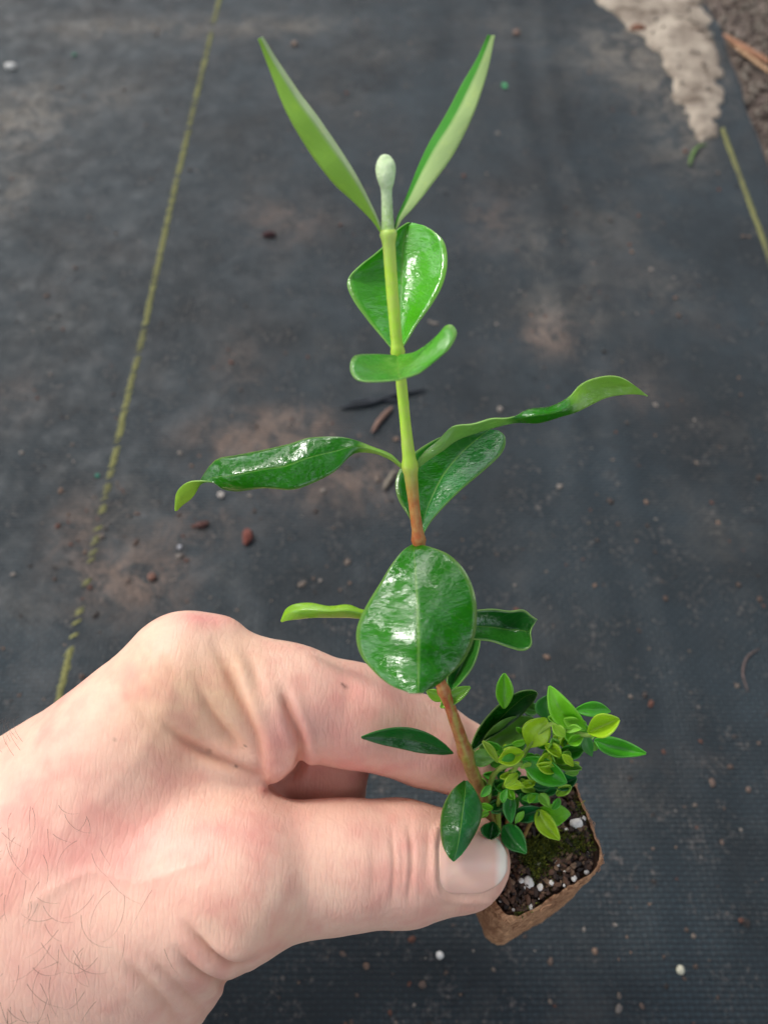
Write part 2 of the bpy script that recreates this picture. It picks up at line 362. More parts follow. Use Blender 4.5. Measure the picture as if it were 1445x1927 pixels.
litter('leaf_scrap', 190, 906, .0014, lin(48, 120, 100), 'tiny teal scrap just left of the long yellow thread', 'leaf scrap', 1, 1, .4, seed=17)

def cr_interp(ctrl, t):
    """Catmull-Rom through rows ctrl (n,k) at params t in [0,1] (chord-length)"""
    c = np.asarray(ctrl, float); n = len(c)
    d = np.r_[0, np.cumsum(np.maximum(np.linalg.norm(np.diff(c[:, :2], axis=0), axis=1), 1e-6))]; d /= d[-1]
    k = np.clip(np.searchsorted(d, t, side='right') - 1, 0, n - 2)
    m = np.zeros_like(c)
    for i in range(n):
        a, b = max(i - 1, 0), min(i + 1, n - 1); m[i] = (c[b] - c[a]) / max(d[b] - d[a], 1e-9)
    h = (d[k + 1] - d[k])[:, None]; s = ((t - d[k])[:, None]) / h
    return (2*s**3-3*s**2+1)*c[k] + (s**3-2*s**2+s)*h*m[k] + (-2*s**3+3*s**2)*c[k+1] + (s**3-s**2)*h*m[k+1]
def tube3(pts, rad, n=10, cap=True, wob=0):
    """world points (k,3) -> tube"""
    pts = np.asarray(pts, float); V = []; Fc = []; k = len(pts)
    T = np.gradient(pts, axis=0); T /= np.linalg.norm(T, axis=1)[:, None]
    nrm = np.cross(T[0], [.3, .2, .9]); nrm /= np.linalg.norm(nrm)
    for i in range(k):
        nrm = nrm - T[i] * (nrm @ T[i]); nrm /= np.linalg.norm(nrm); bi = np.cross(T[i], nrm)
        for j in range(n):
            a = 2 * math.pi * j / n; r = rad[i] * (1 + wob * random.uniform(-1, 1)); V.append(pts[i] + r * (math.cos(a) * nrm + math.sin(a) * bi))
    for i in range(k - 1):
        for j in range(n): Fc.append((i*n+j, i*n+(j+1) % n, (i+1)*n+(j+1) % n, (i+1)*n+j))
    if cap: Fc.append(tuple(range(n))[::-1]); Fc.append(tuple((k-1)*n+j for j in range(n)))
    return V, Fc

def twig(name, pix, r, col, label, cat, lift=.001):
    w = np.array([G(*q) for q in pix]); w = cr_interp(w, np.linspace(0, 1, 14))
    w[:, 2] = [GZ(p[0], p[1]) + lift + r for p in w]
    rad = r * (1 - .6 * np.abs(np.linspace(-1, 1, 14)) ** 3)
    base = w[0].copy(); V, Fc = tube3(w - base, rad, 7, True, .15)
    o = obj(name, V, Fc, simple(name + '_surface', col, .8, .35, 500)); o.location = base
    return tag(o, label, cat, {'twig_bit': 'small twigs behind the stem', 'straw_bit': 'dry straws on the soil'}.get(name))
twig('straw_bit', [(1352, 92), (1395, 118), (1450, 150)], .0022, lin(150, 108, 82), 'dry brown straw on bare soil at the upper right', 'straw', .003)
twig('straw_bit', [(1362, 98), (1410, 135), (1460, 172)], .0014, lin(170, 136, 104), 'thin pale straw beside the thicker brown straw', 'straw', .002)
twig('twig_bit', [(640, 782), (700, 772), (745, 757), (800, 747)], .0013, lin(40, 44, 50), 'dark twig lying behind the stem below the folded leaf', 'twig', .0003)
twig('twig_bit', [(655, 772), (700, 766), (760, 768)], .0009, lin(52, 56, 62), 'thinner dark twig just above the other behind the stem', 'twig', .0003)
twig('twig_bit', [(700, 828), (716, 803), (738, 780)], .0013, lin(118, 92, 80), 'short brown twig left of the stem below the dark twigs', 'twig', .0003)
twig('twig_bit', [(722, 932), (735, 910), (742, 898)], .0013, lin(112, 104, 92), 'short grey twig left of the stem below the leaf stalk', 'twig', .0003)
twig('grass_shoot', [(1290, 328), (1296, 308), (1308, 292), (1322, 290)], .0011, lin(84, 112, 52), 'small green weed sprig at the lower end of the sand', 'weed', .001)
twig('root_fibre', [(1420, 1228), (1396, 1245), (1388, 1275), (1398, 1310)], .0004, lin(96, 80, 76), 'thin curved brown fibre on the mat at far right', 'fibre', .0002)

# ------------------------------------------------------------------ hand (implicit surface -> one continuous mesh)
D0 = .180; S = D0 / F
def cs(u, v, w=0):           # photo pixel + depth offset (px units) -> camera space metres (x right, y up, z depth)
    d = D0 + w * S
    return np.array([(u - CX) / F * d, (CY - v) / F * d, d]), d / F
class Cone:
    def __init__(s, a, b, ra, rb, k=30, g=0):
        s.a, sa = cs(*a); s.b, sb = cs(*b); s.ra, s.rb = ra * sa, rb * sb; s.k = k * S; s.g = g
    def __call__(s, p):
        ba = s.b - s.a; l2 = ba @ ba; rr = s.ra - s.rb; a2 = l2 - rr * rr; il2 = 1 / l2
        pa = p - s.a; y = pa @ ba; z = y - l2
        x2 = ((pa * l2 - y[:, None] * ba) ** 2).sum(1); y2 = y * y * l2; z2 = z * z * l2
        k = np.sign(rr) * rr * rr * x2
        return np.where(np.sign(z) * a2 * z2 > k, np.sqrt(x2 + z2) * il2 - s.rb,
               np.where(np.sign(y) * a2 * y2 < k, np.sqrt(x2 + y2) * il2 - s.ra, (np.sqrt(np.maximum(x2 * a2 * il2, 0)) + y * rr) * il2 - s.ra))
class Ell:
    def __init__(s, c, r, rot=0, k=30, g=0):
        s.c, sc_ = cs(*c); s.r = np.array(r) * sc_; s.k = k * S; ca, sa = math.cos(math.radians(rot)), math.sin(math.radians(rot)); s.R = np.array([[ca, sa, 0], [-sa, ca, 0], [0, 0, 1]])
    def __call__(s, p):
        q = (p - s.c) @ s.R.T; k0 = np.linalg.norm(q / s.r, axis=1); k1 = np.linalg.norm(q / s.r ** 2, axis=1)
        return k0 * (k0 - 1) / np.maximum(k1, 1e-9)
def smin(a, b, k):
    h = np.maximum(k - np.abs(a - b), 0) / k
    return np.minimum(a, b) - h * h * h * k / 6
BODY = [
    Cone((-330, 2060, 150), (120, 1640, 120), 330, 262, 40),
    Cone((120, 1600, 120), (346, 1268, 55), 225, 108, 60),       # index metacarpal
    Cone((100, 1600, 200), (330, 1370, 190), 225, 130, 90),      # middle metacarpal
    Cone((80, 1640, 300), (330, 1450, 330), 220, 125, 90),       # ring / little side
    Ell((330, 1500, 140), (200, 150, 170), -30, 90),             # palm mass
    Cone((60, 1905, 100), (255, 1785, 60), 250, 180, 70),
    Cone((90, 1745, 40), (440, 1655, -15), 215, 146, 110),        # thenar / thumb metacarpal
    Ell((405, 1420, 62), (108, 92, 75), 40, 70),                 # first web
    Ell((396, 1205, 62), (60, 42, 50), 15, 40),
]
INDEX = [
    Cone((346, 1262, 50), (540, 1318, 90), 104, 101, 30),
    Cone((540, 1318, 90), (665, 1346, 125), 103, 94, 40),
    Cone((665, 1344, 125), (800, 1396, 190), 93, 78, 30),
    Cone((800, 1398, 190), (950, 1464, 262), 78, 60, 34),
]
THUMB = [
    Cone((400, 1648, 0), (640, 1628, 70), 142, 113, 60),
    Cone((640, 1628, 70), (752, 1622, 112), 112, 111, 40),
    Cone((752, 1622, 112), (872, 1621, 158), 107, 87, 34),
]
REST = [  # curled middle, ring and little fingers
    Cone((330, 1370, 200), (610, 1432, 235), 110, 86, 30),
    Cone((610, 1432, 235), (606, 1600, 300), 86, 72, 20),
    Cone((606, 1600, 300), (500, 1660, 330), 72, 62, 20),
    Cone((320, 1430, 350), (560, 1500, 380), 105, 84, 20),
    Cone((560, 1500, 380), (540, 1650, 430), 84, 70, 20),
    Cone((540, 1650, 430), (450, 1690, 440), 70, 60, 20),
    Cone((300, 1500, 470), (480, 1580, 490), 92, 72, 20),
    Cone((480, 1580, 490), (440, 1700, 510), 72, 58, 20),
]
FOLD = [Cone((495, 1325, 12), (516, 1425, 50), 42, 42, 22)]
def hand_sdf(p):
    d = None
    for lst, kk in ((BODY, None), (REST, 35), (INDEX, 46), (THUMB, 75), (FOLD, 45)):
        g = None
        for q in lst:
            v = q(p); g = v if g is None else smin(g, v, q.k)
        if lst is THUMB: kk = 75 - 66 * np.clip((CX + F * p[:, 0] / p[:, 2] - 480) / 130, 0, 1)
        d = g if d is None else smin(d, g, kk * S)
    return d
def surface_nets(f, lo, hi, h, cf=6):
    n = (np.ceil((hi - lo) / (h * cf)).astype(int)) * cf
    cc = [lo[i] + h * cf * (np.arange(n[i] // cf) + .5) for i in range(3)]
    A = np.stack(np.meshgrid(*cc, indexing='ij'), -1).reshape(-1, 3); v = f(A).reshape([len(c) for c in cc])
    D = np.repeat(np.repeat(np.repeat(v, cf, 0), cf, 1), cf, 2).astype(np.float32)
    near = np.argwhere(np.abs(v) < h * cf * 1.6)
    off = np.stack(np.meshgrid(*[np.arange(cf)] * 3, indexing='ij'), -1).reshape(-1, 3)
    for s0 in range(0, len(near), 4000):
        ids = (near[s0:s0+4000, None, :] * cf + off[None]).reshape(-1, 3)
        D[ids[:, 0], ids[:, 1], ids[:, 2]] = f(lo + h * ids)
    # faces clear of band keep the sign only
    neg = D < 0
    cnt = sum(neg[a:neg.shape[0]-1+a, b:neg.shape[1]-1+b, c:neg.shape[2]-1+c].astype(np.int8) for a in (0, 1) for b in (0, 1) for c in (0, 1))
    cells = np.argwhere((cnt > 0) & (cnt < 8)); idx = -np.ones(cnt.shape, np.int32); idx[cells[:, 0], cells[:, 1], cells[:, 2]] = np.arange(len(cells))
    corners = [(a, b, c) for a in (0, 1) for b in (0, 1) for c in (0, 1)]
    acc = np.zeros((len(cells), 3)); w = np.zeros(len(cells))
    for i, c0 in enumerate(corners):
        for ax in range(3):
            if c0[ax]: continue
            c1 = list(c0); c1[ax] = 1
            d0 = D[tuple((cells + c0).T)]; d1 = D[tuple((cells + c1).T)]; x = (d0 < 0) != (d1 < 0)
            t = np.where(x, d0 / np.where(x, d0 - d1, 1), 0)
            pt = cells + np.array(c0); pt = pt.astype(float); pt[:, ax] += t
            acc[x] += pt[x]; w[x] += 1
    V = lo + h * (acc / w[:, None])
    Fs = []
    for ax in range(3):
        o1, o2 = [(1, 2), (2, 0), (0, 1)][ax]
        sl0 = [slice(1, -1)] * 3; sl0[ax] = slice(0, -1); sl1 = list(sl0); sl1[ax] = slice(1, None)
        a = neg[tuple(sl0)]; b = neg[tuple(sl1)]; e = np.argwhere(a != b); g = e + 1; g[:, ax] = e[:, ax]
        e1 = np.zeros(3, int); e1[o1] = 1; e2 = np.zeros(3, int); e2[o2] = 1
        ok = (g < np.array(idx.shape)).all(1); g = g[ok]
        q = np.stack([idx[tuple((g - e1 - e2).T)], idx[tuple((g - e2).T)], idx[tuple(g.T)], idx[tuple((g - e1).T)]], -1)
        inside = neg[tuple(g.T)]; q[~inside] = q[~inside][:, ::-1]; q = q[(q >= 0).all(1)]; Fs.append(q)
    return V, np.concatenate(Fs)
def grad(f, p, e=1e-4):
    return np.stack([(f(p + np.eye(3)[i] * e) - f(p - np.eye(3)[i] * e)) / (2 * e) for i in range(3)], -1)
HL = np.array([-.150, -.150, .118]); HH = np.array([.044, -.012, .268])
V, Fq = surface_nets(hand_sdf, HL, HH, .00065)
for _ in range(2):
    g = grad(hand_sdf, V); V = V - (hand_sdf(V) / np.maximum((g * g).sum(1), .2))[:, None] * g
nrm = grad(hand_sdf, V); nrm /= np.linalg.norm(nrm, axis=1)[:, None]
U_ = CX + F * V[:, 0] / V[:, 2]; V_ = CY - F * V[:, 1] / V[:, 2]; front = np.clip(-nrm[:, 2] * 2 + .4, 0, 1) * (V[:, 2] < .222)
def dline(pts, u, v):
    pts = cr_interp(np.array(pts, float), np.linspace(0, 1, 14)); d = np.full(len(u), 1e9); tt = np.zeros(len(u))
    for i in range(len(pts) - 1):
        a, b = pts[i], pts[i + 1]; e = b - a; t = np.clip(((u - a[0]) * e[0] + (v - a[1]) * e[1]) / (e @ e), 0, 1)
        q = np.hypot(u - a[0] - t * e[0], v - a[1] - t * e[1]); m = q < d; d = np.where(m, q, d); tt = np.where(m, (i + t) / (len(pts) - 1), tt)
    return d, tt
CREASE = [ # points, depth(mm), width(px), fade
    ([(405, 1214), (430, 1270), (462, 1345), (485, 1400), (493, 1460)], 1.1, 11, .25),
    ([(530, 1300), (548, 1350), (566, 1398), (562, 1446), (532, 1478)], 1.7, 9, .15),
    ([(300, 1360), (345, 1395), (400, 1425), (450, 1447), (494, 1464)], 1.3, 10, .3),
    ([(365, 1275), (385, 1318), (415, 1368), (462, 1420)], .9, 10, .3),
    ([(462, 1225), (478, 1262), (488, 1300)], .55, 10, .4),
    ([(221, 1290), (263, 1345), (310, 1400), (360, 1440)], .5, 16, .4),
    ([(735, 1560), (741, 1626), (737, 1695)], .45, 5, .3),
    ([(752, 1580), (755, 1626), (750, 1680)], .3, 4, .3),
    ([(768, 1548), (774, 1610), (768, 1692)], .45, 5, .3),
    ([(800, 1550), (806, 1600), (800, 1660)], .25, 6, .4),
    ([(700, 1580), (703, 1640), (698, 1690)], .2, 8, .4),
    ([(350, 1740), (374, 1768), (408, 1801), (443, 1815), (485, 1800)], 1.1, 8, .3),
    ([(335, 1790), (360, 1822), (390, 1843), (422, 1853), (458, 1832)], 1.0, 8, .3),
    ([(225, 1810), (290, 1868), (350, 1940)], .6, 14, .3),
    ([(270, 1790), (310, 1835), (370, 1890), (400, 1915)], .5, 10, .3),
    ([(640, 1262), (655, 1300), (650, 1350)], .25, 12, .5),
    ([(560, 1240), (572, 1290), (585, 1330)], .2, 12, .5),
    ([(300, 1220), (320, 1260), (350, 1290)], .3, 14, .5),
    ([(430, 1245), (450, 1300), (474, 1350)], .4, 7, .4),
]
BULGE = [(520, 1390, 24, 60, .5, -12), (440, 1790, 40, 20, 1.1, 20), (410, 1826, 45, 14, .7, 20), (352, 1172, 45, 26, .8, 10), (440, 1310, 20, 70, .5, -25), (395, 1330, 16, 60, .5, -30), (470, 1300, 14, 60, .4, -20),
         (752, 1625, 30, 60, .5, 0), (495, 1488, 14, 9, .45, 0), (610, 1320, 60, 60, .4, 0), (880, 1712, 60, 10, .3, 0)]
disp = np.zeros(len(V)); dark = np.zeros(len(V))
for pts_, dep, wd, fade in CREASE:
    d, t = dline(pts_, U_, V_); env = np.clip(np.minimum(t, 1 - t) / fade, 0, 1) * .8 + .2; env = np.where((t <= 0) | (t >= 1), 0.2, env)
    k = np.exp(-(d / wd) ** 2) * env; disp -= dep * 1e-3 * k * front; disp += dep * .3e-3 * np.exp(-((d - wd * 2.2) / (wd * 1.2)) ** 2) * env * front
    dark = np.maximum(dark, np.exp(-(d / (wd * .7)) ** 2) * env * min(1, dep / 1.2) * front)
for (u, v, ru, rv, a, rot) in BULGE:
    c_, s_ = math.cos(math.radians(rot)), math.sin(math.radians(rot)); du, dv = U_ - u, V_ - v
    x, y = du * c_ + dv * s_, -du * s_ + dv * c_; disp += a * 1e-3 * np.exp(-(x / ru) ** 2 - (y / rv) ** 2) * front
disp += .0005 * fbm(V, 60, 3, 1) + .00003 * fbm(V, 500, 2, 6)
nsx, nsy = np.abs((U_ - 889) / 66), np.abs((V_ - 1619) / 69); nr_ = (nsx ** 4 + nsy ** 4) ** .25
disp += (.00050 * np.exp(-((nr_ - 1.13) / .08) ** 2) * (U_ < 925) - .0002 * (nr_ < 1)) * front
disp += .0002 * np.exp(-((dline([(120, 1560), (210, 1480), (290, 1380), (330, 1290)], U_, V_)[0]) / 16) ** 2) * front   # tendon
disp += .0003 * np.exp(-((dline([(60, 1700), (170, 1640), (260, 1660), (380, 1620)], U_, V_)[0]) / 12) ** 2) * front   # vein
Vd = V + nrm * disp[:, None]
Wd = CAM + Vd[:, :1] * RIGHT + Vd[:, 1:2] * UP + Vd[:, 2:] * FWD
# skin pigmentation, plus crease shade put into the colour
def B(u, v, ru, rv): return np.exp(-((U_ - u) / ru) ** 2 - ((V_ - v) / rv) ** 2)
skin = np.tile(np.array(lin(230, 185, 164)), (len(V), 1))
def blend(c, w):
    global skin
    w = np.clip(w, 0, 1)[:, None]; skin = skin * (1 - w) + np.array(c) * w
nz = fbm(V, 60, 4, 11)
blend(lin(234, 194, 154), .85 * (B(330, 1320, 110, 130) + .8 * B(440, 1290, 60, 110) + .35 * B(480, 1740, 120, 60)) * (.75 + .4 * nz))
blend(lin(214, 138, 134), (.75 * B(385, 1166, 55, 20) + .4 * B(600, 1370, 90, 60) + .3 * B(720, 1300, 110, 40) + .35 * B(515, 1400, 30, 60)))
blend(lin(216, 150, 140), .6 * (B(480, 1560, 200, 50) + B(140, 1600, 140, 90) + B(80, 1850, 110, 90) + B(740, 1620, 70, 90)) * (.8 + .6 * nz))
blend(lin(212, 136, 128), .5 * (B(620, 1470, 100, 40) + B(720, 1440, 120, 30) + B(900, 1440, 90, 40)))
blend(lin(236, 196, 172), .6 * B(560, 1690, 120, 40) + .4 * B(640, 1640, 80, 60))
blend(lin(222, 160, 140), .5 * B(880, 1710, 80, 18) + .3 * B(760, 1540, 90, 20))
n2 = fbm(V, 240, 3, 12)
blend(lin(210, 132, 122), np.clip(nz * .6 + n2 * .55, 0, .45)); blend(lin(240, 206, 180), np.clip(-nz * .5 - n2 * .4, 0, .3))
blend(lin(184, 118, 88), .55 * dark)  # painted shade along the creases, darker in the deep ones
for (u, v, r) in ((650, 1292, 4), (644, 1288, 2.5), (394, 1415, 4), (455, 1408, 2), (447, 1444, 3), (215, 1392, 2.5), (463, 1404, 2), (496, 1490, 2)): blend(lin(70, 45, 36), .85 * B(u, v, r, r * .8))
blend(lin(206, 110, 104), .6 * B(497, 1488, 12, 8))
m = N('skin'); col = m.attr()
nf = m.noise(700, 4, .6); nm = m.noise(160, 4, .6)
col = m.mix(m.ramp(nf, [(.3, 0.), (.75, .2)]), col, lin(212, 146, 130))
vor = m.new('TexVoronoi'); m.inp(vor, 'Scale', 1100.0); m.inp(vor, 'Vector', m.coord()); m.inp(vor, 'Randomness', 1.0)
mp = m.new('Mapping'); m.l.new(m.coord(), mp.inputs[0]); mp.inputs['Scale'].default_value = (1, .22, .22); fl = m.noise(900, 4, .6, mp.outputs[0], .5)
mp2 = m.new('Mapping'); m.l.new(m.coord(), mp2.inputs[0]); mp2.inputs['Rotation'].default_value = (0, 0, .8); mp2.inputs['Scale'].default_value = (1, .3, .3); fl2 = m.noise(800, 3, .6, mp2.outputs[0], .5)
ve = m.new('TexVoronoi', feature='DISTANCE_TO_EDGE'); m.inp(ve, 'Scale', 760.0); m.inp(ve, 'Vector', mp2.outputs[0]); m.inp(ve, 'Randomness', 1.0)
hgt = m.math('ADD', m.math('MULTIPLY', m.ramp(ve.outputs['Distance'], [(0., 0.), (.22, 1.)]), .35), m.math('ADD', m.math('MULTIPLY', vor.outputs['Distance'], .22), m.math('ADD', m.math('MULTIPLY', fl, .7), m.math('ADD', m.math('MULTIPLY', fl2, .4), m.math('MULTIPLY', nm, .3)))))
m.set(col=col, rough=m.ramp(nm, [(.3, .42), (.7, .6)]), spec=.34, sss=.16, normal=m.bump(hgt, .3, .0004))
m.b.inputs['Subsurface Radius'].default_value = (1, .35, .2); m.b.inputs['Subsurface Scale'].default_value = .0022
base = Wd[np.argmin(np.hypot(U_ - 120, V_ - 1640))]
hroot_loc = Vector(base)
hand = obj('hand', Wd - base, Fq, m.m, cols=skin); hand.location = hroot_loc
tag(hand, 'bare left hand reaching from the left, pinching the root plug with thumb and index finger', 'hand')

def raysurf(u, v, lo=.12, hi=.24):
    """first hit of the pixel ray with the hand (camera space)"""
    r = np.stack([(u - CX) / F, (CY - v) / F, np.ones_like(u)], -1); ln = np.linalg.norm(r, axis=1)
    t = np.full(len(u), lo)
    for _ in range(60): t = t + np.clip(hand_sdf(r * t[:, None]), -.002, .01) * .8 / ln
    return r * t[:, None]
def towor(c): return CAM + c[:, :1] * RIGHT + c[:, 1:2] * UP + c[:, 2:] * FWD
# thumb nail: plate wrapped on the thumb tip
ns, nt = 34, 26; A, Bb = np.meshgrid(np.linspace(0, 1, ns), np.linspace(-1, 1, nt), indexing='ij')
uu = 826 + 124 * A; hw = 66 * (1 - .04 * (1 - A)) * np.sqrt(np.clip(1 - np.clip((A - .42) / .6, 0, 1) ** 2.3, .02, 1)) * np.sqrt(np.clip(1 - np.clip((.2 - A) / .26, 0, 1) ** 2, .02, 1))
vv = 1618 + Bb * hw + 4 * A
cpt = raysurf(uu.ravel(), vv.ravel()); gn = grad(hand_sdf, cpt); gn /= np.linalg.norm(gn, axis=1)[:, None]
edge = (1 - np.abs(Bb).ravel() ** 6) * np.clip(A.ravel() / .1, 0, 1)
off = -.00035 + .00045 * edge + .0004 * np.clip((A.ravel() - .8) / .2, 0, 1)
cpt = cpt + gn * off[:, None]
i, j = np.meshgrid(np.arange(ns - 1), np.arange(nt - 1), indexing='ij')
fq = np.stack([i * nt + j, i * nt + j + 1, (i + 1) * nt + j + 1, (i + 1) * nt + j], -1).reshape(-1, 4)
ncol = np.tile(np.array(lin(252, 198, 178)), (ns * nt, 1)); tipw = np.clip((A.ravel() - .82) / .1, 0, 1)[:, None]
ncol = ncol * (1 - tipw) + np.array(lin(255, 242, 230)) * tipw
m = N('nail'); nl = m.noise(220, 3); m.set(col=m.mix(m.math('MULTIPLY', nl, .4), m.attr(), lin(248, 200, 182)), rough=.22, spec=.5, sss=.3, coat=0., normal=m.bump(nl, .2, .0002)); m.b.inputs['Subsurface Scale'].default_value = .001
nail = obj('thumb_nail', towor(cpt) - base, fq, m.m, hand, cols=ncol)
md = nail.modifiers.new('t', 'SOLIDIFY'); md.thickness = .0004; md.offset = 0

# fine hairs on the back of the hand
V = []; Fc = []
def hair(u, v, ang, L, curl, lift=.0004):
    global V, Fc
    n = 9; t = np.linspace(0, 1, n); a = math.radians(ang) + curl * t
    du = np.cumsum(np.cos(a)) * L / n; dv = -np.cumsum(np.sin(a)) * L / n
    c = raysurf(u + du, v + dv); ok = c[:, 2] < .22
    if not ok.all(): c[~ok, 2] = c[ok, 2].mean() if ok.any() else .19
    g_ = grad(hand_sdf, c); g_ /= np.linalg.norm(g_, axis=1)[:, None]
    c = c + g_ * (lift * np.sin(np.pi * np.clip(t * .8 + .1, 0, 1)) * 1.5 + .0003)[:, None]
    vv_, ff_ = tube3(towor(c) - base, np.full(n, .00003) * (1.1 - t * .8), 4, False)
    i0 = len(V); V += vv_; Fc += [tuple(q + i0 for q in w) for w in ff_]
for k in range(70):
    u = random.uniform(-10, 240) * random.random() ** .7; v = random.uniform(1500, 1925)
    hair(u, v, random.uniform(200, 330), random.uniform(35, 95), random.uniform(-1.6, 1.6), random.uniform(.0003, .0012))
for k in range(9):
    hair(random.uniform(0, 60), random.uniform(1385, 1440), random.uniform(60, 150), random.uniform(40, 90), random.uniform(-1, 1), .002)
for k in range(10):
    hair(random.uniform(60, 330), random.uniform(1650, 1850), random.uniform(200, 330), random.uniform(50, 130), random.uniform(-2.2, 2.2), .001)
m = N('hair'); m.set(col=lin(70, 50, 40), rough=.5)
obj('hair', V, Fc, m.m, hand)

# ------------------------------------------------------------------ seedling
PB = P(1008, 1600, .207); Z0 = PB[2]
root = empty('seedling', (PB[0], PB[1], Z0 - .042))
RL = np.array(root.location)
tag(root, 'young green seedling with glossy leaves and a square brown root plug, held by the hand', 'seedling')
def leafmat(name, under=False, gloss=.22, rim=.4, mid_=.4, wetlo=.48):
    m = N(name); uv = m.new('UVMap'); sp_ = m.new('SeparateXYZ'); m.l.new(uv.outputs[0], sp_.inputs[0])
    c = m.attr(); vabs = m.math('ABSOLUTE', m.math('SUBTRACT', sp_.outputs[1], .5))
    nbig = m.noise(90, 4, .6); nf = m.noise(420, 4, .65)
    # side veins: slanting sine in u + |v|
    vein = m.math('SINE', m.math('ADD', m.math('MULTIPLY', m.math('SUBTRACT', sp_.outputs[0], m.math('MULTIPLY', vabs, .55)), 62), m.math('MULTIPLY', nbig, 3)))
    vein = m.ramp(vein, [(.9, 0.), (1., 1.)])
    mid = m.ramp(vabs, [(.0, 1.), (.022, 0.)])
    if not under: c = m.mix(m.ramp(nbig, [(.3, 0.), (.7, .4)]), c, m.mix(1, c, (.6, .78, .5), 'MULTIPLY'))
    c = m.mix(m.math('MULTIPLY', m.ramp(nf, [(.52, 0.), (.8, 1.)]), .3), c, m.mix(1, c, (1.7, 1.4, .9), 'MULTIPLY'))
    c = m.mix(m.math('MULTIPLY', vein, .07), c, lin(110, 160, 60))
    c = m.mix(m.math('MULTIPLY', mid, mid_), c, lin(132, 176, 74))
    c = m.mix(m.math('MULTIPLY', m.ramp(vabs, [(.455, 0.), (.49, 1.)]), rim), c, lin(150, 178, 100))
    h = m.math('ADD', m.math('MULTIPLY', vein, -.1), m.math('ADD', m.math('MULTIPLY', mid, -.5), m.math('ADD', m.math('MULTIPLY', nbig, 1.5), m.math('MULTIPLY', nf, .55))))
    if not under:
        mp = m.new('Mapping'); m.l.new(uv.outputs[0], mp.inputs[0]); mp.inputs['Scale'].default_value = (46, 9, 1)
        st = m.noise(1., 4, .7, mp.outputs[0], .8); drop = m.new('TexVoronoi'); m.inp(drop, 'Scale', 700.0); m.inp(drop, 'Vector', m.coord())
        h = m.math('ADD', h, m.math('ADD', m.math('MULTIPLY', st, .75), m.math('MULTIPLY', m.ramp(drop.outputs['Distance'], [(.2, 1.), (.5, 0.)]), m.math('MULTIPLY', m.ramp(m.noise(130, 3), [(.5, 0.), (.6, 1.)]), .35))))
    rgh = .55 if under else m.ramp(m.noise(300, 5, .7), [(.35, gloss * .45), (.7, gloss * 1.7)])
    m.set(col=c, rough=rgh, spec=.2 if under else .05, normal=m.bump(h, .35, .0008 if not under else .0006))
    if not under:   # a film of water over parts of the leaf
        wetm = m.ramp(m.math('ADD', m.math('MULTIPLY', st, .6), m.math('MULTIPLY', m.noise(170, 3, .6), .5)), [(wetlo, .1), (wetlo + .07, 1.)])
        m.inp(m.b, 'Coat Weight', wetm); m.b.inputs['Coat Roughness'].default_value = .04; m.b.inputs['Coat IOR'].default_value = 1.6
        hw_ = m.math('ADD', m.math('MULTIPLY', st, .5), m.math('ADD', m.math('MULTIPLY', nbig, 2.6), m.math('MULTIPLY', m.noise(240, 3, .6), .7)))
        m.l.new(m.bump(hw_, .8, .00017), m.b.inputs['Coat Normal'])
    tr = m.new('BsdfTranslucent'); m.inp(tr, 'Color', m.mix(1, c, (1.6, 1.7, .8), 'MULTIPLY')); mx = m.new('MixShader'); mx.inputs[0].default_value = .22
    m.l.new(m.b.outputs[0], mx.inputs[1]); m.l.new(tr.outputs[0], mx.inputs[2]); m.l.new(mx.outputs[0], m.out.inputs['Surface'])
    return m.m
LM = leafmat('leaf_upper'); LS = leafmat('leaflet_upper', rim=.08, mid_=.22); LU = leafmat('leaf_underside', True); m = N('leaf_margin'); m.set(col=m.mix(.4, m.attr(), lin(150, 180, 90)), rough=.5); LR = m.m
